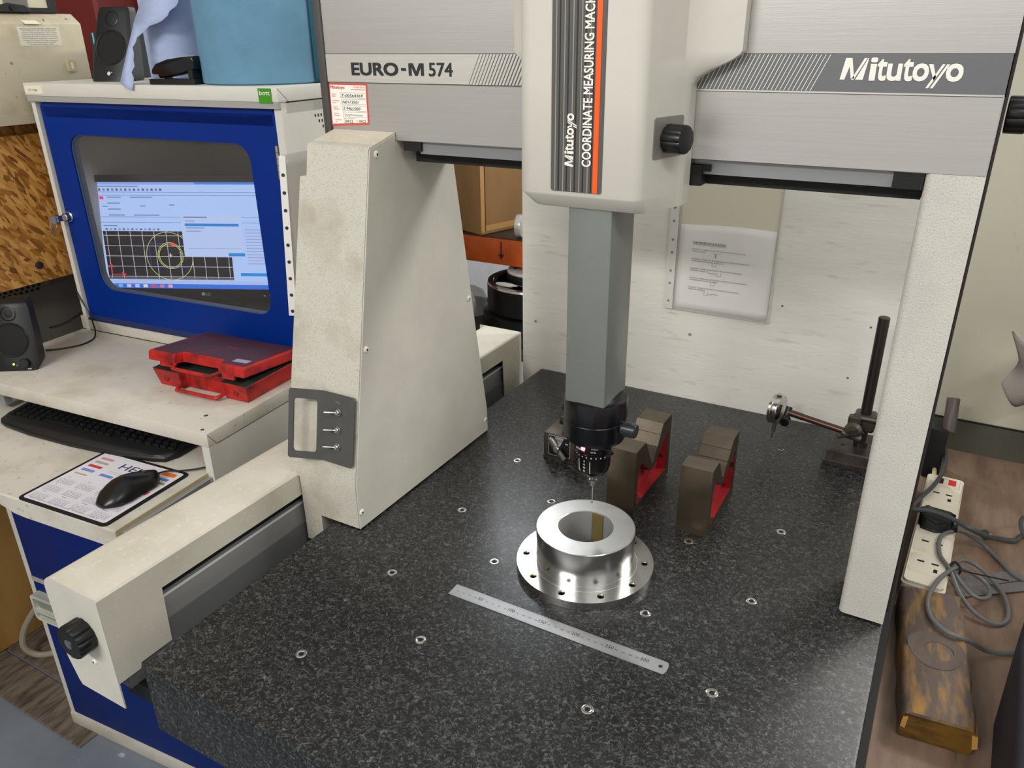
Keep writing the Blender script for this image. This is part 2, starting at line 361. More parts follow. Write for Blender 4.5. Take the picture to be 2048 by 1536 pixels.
part('guide_shade', MB().box(-.1985, -.1950, -.12, .99, -.098, -.030), M('shaded_guide_grey', hexc('#6b6c6b'), .4), GC)  # shadow on the lower guide put in as a darker band
part('inner_void', MB().box(-.30, -.206, -.13, .99, .0105, .05), BLACKM, GC)
k = part('knob', fluted((-.2340, yf0, .0020), (0, -1, 0), .0260, .026, 12), BLACK, GC)
part('knob_cap', MB().lathe([(.0075, .025), (.0075, .0265), (.0067, .0265), (.0037, .0262)], (-.2340, yf0, .0020), (0, -1, 0), 20), CHROME, k)
screwhead(GC, (-.2328, yf0, -.0487), (0, -1, 0), .0052)

# ================================================================== bridge
B = thing('machine_bridge', 'cream and brushed aluminium bridge spanning the granite table on two pillars', 'measuring machine', (.3, .45, 0))
xr = -.0625
lev = [(.003, .238, .649, -.1845), (.069, .238, .646, -.1845), (.0760, .238, .645, -.2065), (.083, .2385, .643, -.2065), (.22, .2655, .6175, -.206),
       (.5545, .3318, .559, -.1945), (.5555, .332, .559, -.181), (.602, .341, .5525, -.181), (.606, .355, .552, -.181)]
pl = MB().rings([[(x, yf, z), (xr, yf, z), (xr, yb, z), (x, yb, z)] for z, yf, yb, x in lev])
pl.box(-.1845, -.146, .2385, .644, -.056, .004)
lp = part('left_pillar', pl, CREAMG, B, smooth=20)
part('pillar_cap', MB().rings([[(-.181, .341, .6021), (xr+.0015, .341, .6021), (xr+.0015, .4045, .6185), (-.181, .4045, .6185)], [(-.181, .341, .600), (xr+.0015, .341, .600), (xr+.0015, .4045, .600), (-.181, .4045, .600)]]), CREAMW, B)
sidep = [(.2385, .002), (.2395, .083), (.3415, .6), (.404, .6165), (.404, .6055), (.5515, .6055), (.6175, .22), (.6475, .053), (.6485, .002)]
sc = part('side_cover', MB().prism(sidep, fyz, xr, xr+.002).bevel(.0007, 1), CREAM, B, smooth=20)
for y, z in ((.3555, .592), (.2935, .3041), (.2455, .0319), (.5925, .3028), (.6395, .0284)): screwhead(sc, (xr+.002, y, z), X_, .0058)
# toggle bracket on the pillar front, plane tilted back: y = .24+.1973*(z-.09)
sl = (.341-.2385)/(.602-.083); py = lambda z: .2385+sl*(z-.083)
nn = Vector((0, -1, sl)).normalized(); upv = Vector((0, sl, 1)).normalized(); org = Vector((0, py(.115)-.0005, .115))
def br(a, c, t):        # a: x, c: along the slope, t: out of the plane
    return Vector((a, 0, 0))+org+upv*c+nn*t
H = .118
bt = MB().plate([rrect(-.132, -.0645, 0, H, .0015)[0:0]+[(-.130, 0), (-.069, 0), (-.0645, .005), (-.0645, H-.005), (-.069, H), (-.130, H)]], br, .004, .006)
bp_ = part('switch_plate', bt, DGREY, B)
wing = lambda a, c, t: br(-.130+a*.64, c, .004+t-a*.36)      # folded outwards, a runs 0 -> -.07
part('handle_wing', MB().plate([[(0, 0), (0, H), (-.072, H), (-.075, H-.004), (-.075, .004), (-.072, 0)], rrect(-.064, -.012, .012, H-.016, .006)[::-1]], wing, 0, .002), DGREY, bp_)
for zc in (.2025, .1735, .1455):
    c = (zc-.115)/upv.z; p = br(-.0955, c, .006)
    s = part('toggle_switch', MB().lathe([(.0062, 0), (.0062, .0025)], p, nn, 6).lathe([(.0048, .0025), (.0048, .006), (.0036, .0075)], p, nn, 16), CHROME, bp_)
    e = p+nn*.006; part('lever', MB().cyl(e, e+Vector((-.019, -.008, 0)), .0013, .0021, 12), CHROME, s)
part('mark', MB().prism([(-.104, .1045), (-.094, .1035), (-.094, .1043), (-.104, .1053)], br, .006, .0062), M('mark_grey', hexc('#8a8a84'), .5), bp_)
# right pillar
rp = [(.722, .405), (.722, .49), (.664, .49), (.664, .413)]+[(.672-.008*math.cos(t), .413-.008*math.sin(t)) for t in [i*PI/2/5 for i in range(1, 6)]]
part('right_pillar', MB().rings([[(x+(.0035 if False else 0), y, z) for x, y in rp] for z in (.003, .6065)]), CREAMT, B)
part('pillar_backing', MB().box(.7225, .7256, .412, .55, .02, .95), M('dark_edge_seal', hexc('#2b2422'), .6), B)
# beam
part('beam_upper_panel', MB().box(-.184, .722, .4052, .56, .7282, .98), BRUSH, B)
part('beam_lower_panel', MB().box(-.184, .722, .4052, .56, .606, .6872).bevel(.0012, 1), BRUSH, B)
part('beam_core', MB().box(-.1835, .7215, .409, .555, .687, .7285), BLACKM, B)
part('beam_end_cap', MB().box(-.199, -.1845, .402, .565, .603, .99).bevel(.002, 2), DGREY, B)
part('underside_rail', MB().box(-.022, .640, .414, .44, .588, .6065), M('grey_rail', hexc('#8f9090'), .4, .5), B)
part('underside_track', MB().box(-.05, .662, .44, .55, .572, .6065), BLACKM, B)
part('rail_stop', MB().box(-.05, -.018, .410, .44, .592, .606), BLACKM, B); part('rail_stop', MB().box(.632, .6635, .408, .44, .588, .606), BLACKM, B)
yb = .4046
lb = part('name_band', MB().box(-.184, .17, yb, .41, .688, .7274), ALUBAND, B)
F = (X_, Z_)
text(lb, 'EURO', (-.1340, yb, .6985), X_, Z_, INK, h=.0168, w=.086, bold=.045)
text(lb, '-', (-.0412, yb, .7055), X_, Z_, INK, h=.0028, w=.0075, bold=.03)
mm = MB()
mm.plate([[(-.0285+a*.0270, .6985+c*.0168) for a, c in ((0, 0), (.20, 0), (.20, .66), (.41, 0), (.59, 0), (.80, .66), (.80, 0), (1, 0), (1, 1), (.70, 1), (.5, .36), (.30, 1), (0, 1))]], fxz, yb-.0003, yb)
part('lettering', mm, INK, lb, smooth=0)
text(lb, '574', (.0075, yb, .6982), X_, Z_, INK, h=.0178, w=.040, bold=.025)
h = MB()
for i in range(20):
    x = .0735+i*.0052; w = .0005+.00005*i
    h.prism([(x, .6882), (x+w*1.6, .6882), (x+.019+w*1.6, .7272), (x+.019, .7272)], fxz, yb-.0003, yb)
part('hatching', h, GREYINK, lb)
db = part('maker_band', MB().box(.35, .7215, yb, .41, .6885, .7277), DARKBAND, B)
part('band_trim', MB().box(.35, .7215, yb-.0006, .41, .6870, .6886), mtl('#e8e6df', .3), B)
h = MB()
for i in range(29):
    x = .396+i*.0048; h.prism([(x, .6892), (x+.0007, .6892), (x+.0177, .7272), (x+.0170, .7272)], fxz, yb-.0003, yb)
part('hatching', h, WHITE, db)
def maker(parent, org, xd, yd, L, mat):      # the maker's word mark: slanted double-stroke M and y
    xd = Vector(xd); yd = Vector(yd); org = Vector(org); u = L/10.0
    nd = xd.cross(yd); fn = lambda a, c, t: org+xd*(a*u)+yd*(c*u)+nd*t
    def bar(*pts): mb.prism(pts, fn, .0001, .0004)
    mb = MB()
    bar((0, 0), (.42, 0), (.72, 1.15), (.95, .1), (1.25, .1), (.85, 1.85), (.30, 1.85))
    bar((1.0, 0), (1.22, 0), (2.15, 1.85), (1.9, 1.85)); bar((1.35, 0), (2.0, 0), (2.28, 1.85), (2.22, 1.85))
    part('lettering', mb, mat, parent, smooth=0)
    for s, x, w, hh, y0 in (('i', 2.55, .42, 1.85, 0), ('t', 3.12, .75, 1.75, 0), ('u', 4.0, 1.1, 1.33, 0), ('t', 5.28, .75, 1.75, 0), ('o', 6.1, 1.2, 1.36, 0), ('o', 8.75, 1.25, 1.36, 0)):
        text(parent, s, fn(x, y0, 0), xd, yd, mat, h=hh*u, w=w*u, bold=.03, lift=.0004)
    mb = MB()
    bar((7.25, 1.36), (7.6, 1.36), (8.0, .25), (7.85, 0), ); bar((7.30, -.62), (7.52, -.62), (8.55, 1.36), (8.33, 1.36)); bar((7.66, -.62), (7.88, -.62), (8.90, 1.36), (8.68, 1.36))
    part('lettering', mb, mat, parent, smooth=0)
maker(db, (.5605, yb-.0001, .7015), X_, Z_, .119, WHITE)
# service sticker
sk = part('service_sticker', MB().prism([(-.1842, .6228), (-.1093, .6275), (-.1079, .6862), (-.1828, .6862)], fxz, yb+.0001, yb+.0006), REDINK, B)
sw = part('sticker_paper', MB().prism([(-.1822, .6262), (-.1118, .6304), (-.1106, .6838), (-.1812, .6838)], fxz, yb-.0002, yb+.0002), WHITE, sk)
text(sk, 'Mitutoyo', (-.1798, yb-.0003, .6768), X_, Z_, REDINK, h=.0062, w=.028, bold=.01)
text(sk, 'T 01264 353123', (-.1345, yb-.0003, .6798), X_, Z_, REDINK, w=.022); text(sk, 'www.mitutoyo.co.uk', (-.1395, yb-.0003, .6762), X_, Z_, REDINK, w=.027)
for i, (a, b_, hnd, ww) in enumerate((('SERVICE', 'ORDER', 'T-00564369', .042), ('INSTRUMENT', 'SERIAL', 'N0173501', .032), ('REPORT', 'REFERENCE', '5 946/1000', .034), ('SERVICE', 'ENGINEER', 'R Casmedes', .036), ('CALIBRATED', 'ON', '04/22', .016))):
    z = .6695-i*.0094; x0 = -.1785+i*.0011*.6
    text(sk, a, (x0, yb-.0003, z), X_, Z_, REDINK, h=.0016); text(sk, b_, (x0, yb-.0003, z-.0030), X_, Z_, REDINK, h=.0016)
    fr = MB(); x1 = x0+.0175; x2 = -.1125 if i < 4 else x1+.022
    fr.box(x1, x2, yb-.0004, yb-.0002, z+.0032, z+.0035); fr.box(x1, x2, yb-.0004, yb-.0002, z-.0040, z-.0037); fr.box(x1, x1+.0003, yb-.0004, yb-.0002, z-.004, z+.0035)
    part('form_box', fr, GREYINK, sk, smooth=0); 
    if i == 3: part('handwriting', MB().tube([(x1+.003+.0011*j, yb-.0003, z-.001+.0018*math.sin(j*2.1)*(1.4 if j in (0, 1, 8) else .7)) for j in range(34)], .00022, 5, 4), INK, sk, smooth=0)
    else: text(sk, hnd, (x1+.002, yb-.0003, z-.0028), X_, Z_, INK, h=.0042, w=ww, shear=.25)
text(sk, 'DUE', (-.134, yb-.0003, .6312), X_, Z_, REDINK, h=.0016); text(sk, '04/23', (-.128, yb-.0003, .6300), X_, Z_, INK, h=.004, w=.013, shear=.2)
part('end_knob', fluted((.7285, .47, .665), X_, .020, .022, 10), BLACK, B)

# ================================================================== measuring head on the beam
Hd = thing('measuring_head', 'cream moulded measuring head with dark striped label, grey column and probe', 'measuring machine', (.308, .36, .12))
def outline(ins, fl):    # plan of the housing: ins = inset, fl = 0..1 width of the rear flange
    P = []; xl, xr, yf, r = .213+ins*.8, .400, .289+ins, .030
    for k in range(9): t = math.radians(180+90*k/8); P.append((xl+r*.7+r*.7*math.cos(t), yf+r*.7+r*.7*math.sin(t)))
    for k in range(9): t = math.radians(270+75*k/8); P.append((.3605+.018*math.cos(t), yf+.018+.018*math.sin(t)))
    e = .055*fl
    P += [(xr-.0045, .366), (xr-.0035+.1*e, .370), (xr+.35*e, .378), (xr+.8*e, .3835), (xr+e, .386), (xr+e, .4042)]
    P += [(xl-e, .4042), (xl-e, .386), (xl-.8*e, .3835), (xl-.35*e, .378), (xl-.1*e, .366), (xl, .352)]
    return P
R = []
for z, i_, f_ in ((.5535, .0155, 0), (.5545, .014, 0), (.5695, .0012, 0), (.572, .0, 0), (.695, 0, 0), (.703, 0, .12), (.712, 0, .42), (.722, 0, .8), (.728, 0, .96), (.732, 0, 1), (.99, 0, 1)):
    R.append([(x, y, z) for x, y in outline(i_, f_)])
part('housing', MB().rings(R), PLASTW, Hd, smooth=40)
part('drive_bracket', MB().box(.392, .414, .406, .43, .574, .60).box(.40, .424, .408, .42, .592, .6), BLACKM, Hd)
yf = .2885
lp_ = part('label_panel', MB().plate([rrect(.2625, .3295, .576, .985, .003)], fxz, yf-.0006, yf+.002), M('label_grey', hexc('#55534f'), .5), Hd)
rb = MB(); rk = MB()
for i in range(5):
    x = .2655+i*.0107; rb.box(x+.0022, x+.0033, yf-.0011, yf, .5765, .985); rk.box(x+.0066, x+.0080, yf-.0011, yf, .5765, .985)
part('pale_line', rb, M('label_pale', hexc('#9a958a'), .5), lp_); part('black_line', rk, M('label_black', hexc('#232322'), .5), lp_)
part('orange_stripe', MB().box(.3182, .3242, yf-.0013, yf, .5765, .985), ORANGE, lp_)
text(lp_, 'COORDINATE MEASURING MACHINE', (.3152, yf-.0014, .607), Z_, -X_, WHITE, h=.0112, w=.2005, bold=.028)
maker(lp_, (.2925, yf-.0013, .6055), Z_, -X_, .0605, WHITE)
sd = Vector((.0225, .083, 0)).normalized(); sn = Vector((sd.y, -sd.x, 0)); so_ = Vector((.378, .302, 0))
kp = part('knob_plate', MB().plate([rrect(.012, .071, .6155, .662, .004)], lambda a, c, t: so_+sd*a+Z_*c+sn*t, -.0015, .0012), M('plate_grey', hexc('#8b8880'), .4, .4), Hd)
part('knob', fluted(so_+sd*.040+Z_*.6375+sn*.0012, sn, .0168, .026, 10), BLACK, kp)
q = part('column', MB().box(.2780, .3376, .3060, .3835, .286, .562).bevel(.0032, 2), QUILLG, Hd)
ax, ay = .3082, .3455
jt = part('probe_mount', MB().lathe([(.034, .290), (.0445, .286), (.0452, .2835), (.0455, .256), (.0448, .2548), (.0448, .2535), (.0455, .2525), (.0455, .2285), (.043, .2225), (.030, .2215), (.029, .219)], (ax, ay, 0), n=64), M('gloss_black_mount', hexc('#0a0b10'), .22), Hd, smooth=22)
part('clamp_knob', MB().lathe([(.010, 0), (.0105, .004), (.0105, .022), (.009, .0235)], (ax+.041, ay-.004, .245), X_, 20), M('knob_black', hexc('#26282b'), .3), jt)
part('clamp_knob', MB().lathe([(.008, 0), (.0085, .006), (.0085, .014), (.007, .0155)], (ax-.040, ay+.012, .250), (-1, .25, 0), 16), BLACK, jt)
pb = part('probe_body', MB().lathe([(.0250, .220), (.0252, .2005), (.0262, .2), (.0262, .194), (.0252, .1935), (.0245, .176), (.0222, .168), (.0165, .1605), (.009, .1575), (.006, .157)], (ax, ay, 0), n=40), M('gloss_black_probe', hexc('#0b0b0c'), .25), Hd)
dots = MB()
for i in range(24):
    a = 2*PI*i/24; c = Vector((ax+.0263*math.cos(a), ay+.0263*math.sin(a), .197)); dots.lathe([(.0009, 0), (.0009, .0002)], c, (math.cos(a), math.sin(a), 0), 8)
part('index_mark', dots, WHITE, pb)
fa = math.atan2(-.5806-ay, .7011-ax)             # towards the front of the machine
def onbody(a, r, z): return Vector((ax+r*math.cos(a), ay+r*math.sin(a), z))
for s, z, a in (('RENISHAW', .2055, -2.0), ('MH20i', .2105, -1.12), ('W.G.', .2055, -1.2)):
    # curved print: straight text is short enough to sit as a tangent strip
    n_ = Vector((math.cos(a), math.sin(a), 0)); t_ = Vector((-math.sin(a), math.cos(a), 0))
    text(pb, s, onbody(a, .0256, z), t_, Z_, WHITE, h=.0026, align='C')
for i, s in enumerate(('0', '15', '30', '45')):
    a = -1.72; text(pb, s, onbody(a, .0254, .1885-i*.0052), (-math.sin(a), math.cos(a), 0), Z_, WHITE, h=.0028, align='C')
for a in (-2.15, -1.38): part('scale_line', MB().tube([onbody(a, .0254, .19), onbody(a, .0248, .18), onbody(a, .0243, .1745), onbody(a, .0228, .1695)], .0004, 6, 3), WHITE, pb)
a = -1.83; part('indicator_light', MB().lathe([(.0036, 0), (.0033, .0012), (.0018, .0026), (.0002, .003)], onbody(a, .0252, .2100), (math.cos(a), math.sin(a), 0), 16), M('red_led', (1, .05, .06), .3, emit=14), pb)
a = -.55; part('release_lever', MB().tube([onbody(a-.5, .026, .214), onbody(a, .033, .213), onbody(a+.2, .036, .208), onbody(a+.25, .0335, .203), onbody(a, .027, .2)], .0016, 8), BLACK, pb)
part('stylus_holder', MB().lathe([(.0048, .159), (.0048, .151), (.0034, .150), (.0034, .149), (.0062, .148), (.0068, .144), (.0066, .140), (.004, .138)], (ax, ay, 0), n=20), STEEL, pb)
part('stylus', MB().lathe([(.0016, .1385), (.0013, .13), (.0009, .122), (.0007, .1095)], (ax, ay, 0), n=10), STEEL, pb)
part('stylus_ball', MB().lathe([(.0002, .1065), (.0009, .1069), (.0012, .108), (.0009, .1091), (.0002, .1095)], (ax, ay, 0), n=12), M('ruby', hexc('#a01028'), .2), pb)
# ================================================================== workpiece and tools on the granite
FR = thing('flanged_ring', 'turned aluminium flanged ring with drilled rim standing under the probe', 'machined part', (.3055, .3313, 0))
n = 96; R_, rr, rb = .1046, .0747, .0408
holes = [(a, .0907) for a in (20.6, 56, 92, 128, 164, 199.8, 237.1, 273, 309, 344.4)]
loops = [circ2(0, 0, R_, n), circ2(0, 0, rb, 64)[::-1]]+[circ2(r*math.cos(math.radians(a)), r*math.sin(math.radians(a)), .0054, 16)[::-1] for a, r in holes]
fl_ = part('flange', MB().plate(loops, fxy, .0003, .0134), ALU, FR, local=True)
for a, r in holes:
    c = (r*math.cos(math.radians(a)), r*math.sin(math.radians(a)), 0)
    part('thread', MB().lathe([(.0054, .0128), (.0045, .0116), (.0045, .002), (.0054, .002)], c, n=16, loop=True), mtl('#b9a25a' if abs(a-237.1) < 1 else '#8f8c86', .3), fl_, local=True)
part('hub_wall', MB().lathe([(rr, .0134), (rr, .0722), (rr-.0008, .073), (rr-.002, .0731)], n=n, cap=False), ALU, FR, local=True)
part('hub_top', MB().lathe([(rr-.002, .0731), (rb+.001, .0731), (rb, .0722)], n=n, cap=False), ALUTOP, FR, local=True)
part('bore', MB().lathe([(rb, .0722), (rb, .0003)], n=n, cap=False), M('bore_aluminium', hexc('#c6c6c4'), .5, .8), FR, local=True)
part('scribed_line', MB().lathe([(.0795, .0134), (.0795, .0136), (.0801, .0136), (.0801, .0134)], n=n, loop=True), mtl('#efefec', .3), FR, local=True)
OLIVE = M('olive_strip', hexc('#6f6238'), .55, .2, var=.06, scale=40)  # olive-brown colour of the strip on the bore wall
a0 = math.radians(86); cu = lambda a, z, r: (r*math.cos(a), r*math.sin(a), z)
part('bore_strip', MB().rings([[cu(a0+.24-.48*i/6, z, rb-.0006) for i in range(7)]+[cu(a0-.24+.48*i/6, z, rb-.0022) for i in range(7)] for z in (.002, .0722)]), OLIVE, FR, local=True)
# ruler
RU = thing('steel_ruler', 'satin steel 300 millimetre ruler lying on the granite before the ring', 'ruler', (.158, .1735, 0))
rl = [(0, 0), (0, .0242), (.328, .0225), (.3305, .021), (.3322, .015), (.3322, .007), (.3305, .001), (.328, -.0005)]
part('blade', MB().plate([rl, circ2(.3225, .0115, .0028, 20)[::-1]], fxy, .0002, .0011), RULER, RU, local=True)
rfr = Matrix.Translation((.158, .1735, 0))
tk = MB()
for i in range(0, 301):
    if i % 10 == 0: L = .0042
    elif i % 5 == 0: L = .0032
    else: L = .002
    x = .0005+i*.001; tk.box(x, x+.00014, .0238-x*.005-L, .0238-x*.005, .0011, .00114)
    if i % 2 == 0: tk.box(x, x+.00014, .0004, .0004+L*.8, .0011, .00114)
part('graduations', tk, GREYINK, RU, local=True, smooth=0)
for i in range(1, 31):
    big = i % 5 == 0; y = .0095 if big else .0102
    text(RU, str(i*10), (i*.01-(.0052 if big else .0016), y, .0011), X_, Y_, INK, h=.0058 if big else .0022, bold=0, frame=rfr, name='numeral', lift=.0001)
# V-blocks
def vblock(label, o, yaw, L, T, Hh, hi, vb, bh, top):
    t = thing('v_block', label, 'v-block', (o[0], o[1], 0), -yaw, 'iron v-blocks')
    V0, V1 = (vb[0]+.003, vb[1]), (L-hi, Hh); fx = lambda t, o=0: (V0[0]+(V1[0]-V0[0])*t+o, V0[1]+(V1[1]-V0[1])*t)
    prof = [(0, .0), (L, 0), (L, Hh), V1, fx(.72), fx(.70, .0015), fx(.40, .0015), fx(.38), V0, (vb[0]-.003, vb[1]), (hi, Hh), (0, Hh)]
    r0 = .0135; win = [(r0, .015), (L-r0, .015), (L-r0, Hh-.030), (L-r0-.010, Hh-.032), (vb[0]+.009, vb[1]-.010), (vb[0]-.009, vb[1]-.010), (r0+.018, Hh-.034), (r0+.008, Hh-.034), (r0, Hh-.050)]
    fb = lambda a, c, tt: (-tt, a, c)
    part('body', MB().plate([prof, win[::-1]], fb, 0, T), IRON, t, local=True, smooth=20)
    part('web', MB().prism([(a, c) for a, c in win], fb, T*.30, T*.7), REDP, t, local=True)
    lin = MB()
    for i in range(len(win)):
        (a, c), (a2, c2) = win[i], win[(i+1) % len(win)]; mx, mz = L*.5, .05
        q = [(a, c), (a2, c2), (a2+(mx-a2)*.012, c2+(mz-c2)*.02), (a+(mx-a)*.012, c+(mz-c)*.02)]
        lin.prism(q, fb, .0008, T-.0008)
    part('painted_recess', lin, REDP, t, local=True)
    e = .0004
    for seg in (((0, Hh), (hi, Hh)), (V1, (L, Hh)), (V0, fx(.38)), (fx(.40, .0015), fx(.70, .0015)), (fx(.72), V1)):
        (a, c), (a2, c2) = seg; d = Vector((a2-a, c2-c)).normalized(); nx, nz = -d.y*e, d.x*e
        part('ground_face', MB().prism([(a, c), (a2, c2), (a2+nx, c2+nz), (a+nx, c+nz)], fb, .0006, T-.0006), IRONT, t, local=True, smooth=0)
    part('edge_highlight', MB().prism([(vb[0]+.003, vb[1]+.0002), (vb[0]+.0055, vb[1]+.0012), (vb[0]+.0055, vb[1]+.0018), (vb[0]+.003, vb[1]+.0009)], fb, .001, T-.001), CHROME, t, local=True)
    return t
vblock('iron v-block with red recess, partly behind the probe', (.3206, .4947), .020, .168, .0500, .1215, .043, (.082, .062), (.138, .1105), 0)
vblock('iron v-block with red recess, to the right of its twin', (.4486, .4939), -.004, .160, .0520, .1215, .036, (.072, .075), (.118, .112), 0)
# magnetic base behind the probe
MG = thing('magnetic_base', 'small magnetic base block with turn lever behind the probe', 'magnetic base', (.126, .635, 0))
part('body', MB().box(.093, .158, .604, .668, .006, .056).bevel(.002, 2), M('brown_iron', hexc('#4f463c'), .45, .6), MG)
part('foot', MB().box(.092, .159, .604, .668, .0003, .006), DARKIRON, MG)
pl_ = part('dial_plate', MB().plate([rrect(.104, .150, .011, .0535, .003)], fxz, .6028, .604), M('silver_print', hexc('#b9b8b2'), .4, .6), MG)
part('dial_face', MB().plate([rrect(.1052, .1488, .0122, .0523, .0025)], fxz, .6024, .603), BLACK, pl_)
part('dial_wedge', MB().prism([(.127, .030), (.117, .0515), (.137, .0515)], fxz, .6021, .6026), M('silver_print', hexc('#b9b8b2')), pl_)
text(pl_, 'ON', (.127, .602, .043), X_, Z_, INK, h=.005, align='C'); text(pl_, 'OFF', (.140, .602, .040), X_, Z_, WHITE, h=.0028)
lv = part('turn_lever', MB().prism([(-.027, -.003), (-.022, -.006), (.024, -.006), (.027, 0), (.024, .006), (-.022, .006), (-.027, .003)], lambda a, c, t: (.126+a*.62+c*.78, t, .030-a*.78+c*.62), .592, .599).bevel(.0012, 2), STEEL, MG)
part('lever_hub', MB().lathe([(.007, 0), (.007, .012), (.005, .0145)], (.126, .604, .030), (0, -1, 0), 20), STEEL, lv)
part('post_clamp', MB().lathe([(.009, 0), (.009, .014)], (.138, .634, .056), Z_, 18).box(.128, .150, .622, .64, .066, .083).bevel(.002, 2), BLACK, MG)
part('clamp_knob', fluted((.128, .632, .074), (-1, 0, 0), .008, .012, 8), BLACK, MG)
# dial indicator stand by the right pillar
DS = thing('indicator_stand', 'dark iron comparator stand with round post beside the right pillar', 'indicator stand', (.6265, .885, 0))
bs = [[(x, y, z) for x, y in ((.572-o, .838-o), (.705, .838-o), (.705, .945+o), (.572-o, .945+o))] for z, o in ((.0003, .002), (.008, .002), (.010, -.001), (.027, -.003), (.030, -.006))]
part('base', MB().rings(bs), DARKIRON, DS, smooth=20)
part('base_hole', MB().lathe([(.004, 0), (.004, .0006)], (.598, .872, .0298), Z_, 16), BLACKM, DS)
part('post', MB().lathe([(.0125, .03), (.0125, .040), (.0098, .041), (.0098, .286), (.0085, .2875)], (.6265, .885, 0), n=24), M('blued_steel', hexc('#4a4442'), .3, .8), DS)
cl = part('clamp', MB().box(.608, .646, .866, .905, .066, .098).bevel(.004, 2).cyl((.606, .868, .094), (.648, .868, .094), .0065, n=16).box(.600, .622, .855, .872, .060, .098).bevel(.002, 1), M('clamp_iron', hexc('#57504a'), .38, .75), DS)
part('clamp_collar', MB().lathe([(.015, 0), (.016, .006), (.012, .014)], (.613, .856, .074), (-.1, -1, 0), 24).cyl((.594, .85, .066), (.628, .85, .060), .0075, n=16), M('clamp_iron2', hexc('#615950'), .35, .75), cl)
part('wing_screw', MB().cyl((.612, .846, .073), (.611, .832, .072), .0045, n=14).cyl((.590, .832, .062), (.632, .833, .082), .0026, n=10), M('dark_screw', hexc('#3f3b38'), .35, .8), cl)
part('clamp_screw', MB().cyl((.646, .87, .094), (.658, .87, .094), .009, n=16).cyl((.64, .884, .076), (.662, .884, .076), .006, n=14), M('dark_screw', hexc('#3f3b38')), cl)
part('arm', MB().cyl((.602, .853, .067), (.488, .868, .0765), .0062, n=18).cyl((.520, .864, .0738), (.492, .8675, .0762), .0067, n=18), M('browned_rod', hexc('#5b463c'), .35, .75), DS)
part('arm_knuckle', MB().cyl((.492, .872, .086), (.489, .858, .060), .006, n=16).cyl((.4915, .858, .066), (.4905, .843, .064), .0088, n=18), BLACK, DS)
dg_ = part('dial_gauge', MB().lathe([(.024, 0), (.0285, .0012), (.0295, .004), (.0288, .012), (.0295, .013), (.0295, .0175), (.027, .019), (.0265, .0165)], (.480, .864, .079), (-.98, .2, 0), 40), CHROME, DS)
part('dial_glass', MB().lathe([(.0268, .0168), (.0268, .0174)], (.480, .864, .079), (-.98, .2, 0), 32), M('dial_white', hexc('#d9d9d3'), .2), dg_)
part('gauge_lug', MB().box(.468, .477, .858, .868, .105, .113).bevel(.001, 1), CHROME, dg_)
part('gauge_stem', MB().cyl((.4705, .866, .052), (.4685, .866, .030), .004, n=14).cyl((.4685, .866, .030), (.4672, .866, .014), .0017, n=10).lathe([(.0024, 0), (.0024, .003), (.001, .004)], (.4673, .866, .010), Z_, 10), STEEL, dg_)
sw = MB().tube([(.4865, .8445, .0012), (.489, .847, .003), (.4925, .846, .0015), (.495, .849, .0035), (.4975, .848, .0012)], .0007, 6)
solo('swarf_curl', sw, CHROME, 'tiny bright curl of metal swarf on the granite below the dial gauge', 'metal chip', (.491, .847, 0))

# ================================================================== backboard with the instruction sheet
BB = solo('backboard', MB().box(-.174, .733, 1.006, 1.026, FZ, .70).bevel(.002, 1), BOARDW, 'white painted board standing behind the granite table', 'board', (.3, 1.016, FZ))
for x, z in ((-.137, .118), (.245, .150)): screwhead(BB, (x, 1.006, z), (0, -1, 0), .0042, M('board_screw', hexc('#bdb8ab'), .5))
for x, z in ((.575, .113), (.60, .225), (.43, .243)): part('nail_hole', MB().lathe([(.0022, 0), (.0022, .0005)], (x, 1.006, z), (0, -1, 0), 10), M('hole_grey', hexc('#6c675e'), .7), BB)
SL = thing('instruction_sheet', 'probe position instruction sheet in a clear punched sleeve on the white board', 'notice', (.295, 1.005, .205))
def wav(a, z): return 1.0-.0005*math.sin(a*40)*math.sin(z*22)
x0, x1, z0, z1 = .186, .4085, .203, .505
slv = part('sleeve', MB().grid(lambda u, v: Vector((x0+(x1-x0)*u-.004*(1-v), wav(u*.2, v*.3)-.0012, z0+(z1-z0)*v)), 12, 12, .0003), CLEAR, SL)
part('sleeve_edge', MB().box(x0+.018, x0+.0188, .9995, 1.0025, z0, z1).box(x1-.002, x1-.001, .9995, 1.0025, z0, z1).box(x0, x1, .9995, 1.0025, z0, z0+.0008), M('sleeve_edge', hexc('#c9c5ba'), .4), SL)
part('punched_strip', MB().box(x0-.003, x0+.016, 1.0, 1.0006, z0, z1), M('strip_white', hexc('#e6e3dc'), .4), SL)
for k in range(9):
    z = z0+.018+k*.0335+(.006 if k % 2 else 0); part('punch_hole', MB().lathe([(.0028, 0), (.0028, .0004)], (x0+.0065, .9999, z), (0, -1, 0), 14), M('hole_shadow', hexc('#8a857b'), .7), SL)
part('sheet_back', MB().box(x0+.02, x1-.003, 1.0045, 1.005, z0+.15, z1-.004), YPAPER, SL)
pp = part('paper', MB().grid(lambda u, v: Vector((x0+.020+(x1-x0-.026)*u, 1.0025+.0008*math.sin(u*9+v*5)*v, z0+.003+(.186-.002*math.cos(u*5))*v)), 14, 12, .0003), PAPER, SL)
tx = .236; yq = 1.0012
text(SL, 'CMM PROBE STYLII POSITION', (tx, yq, .3515), X_, Z_, INK, h=.0046, w=.069, bold=.012); part('underline', MB().box(tx, tx+.069, yq-.0002, yq, .3498, .3502), INK, SL)
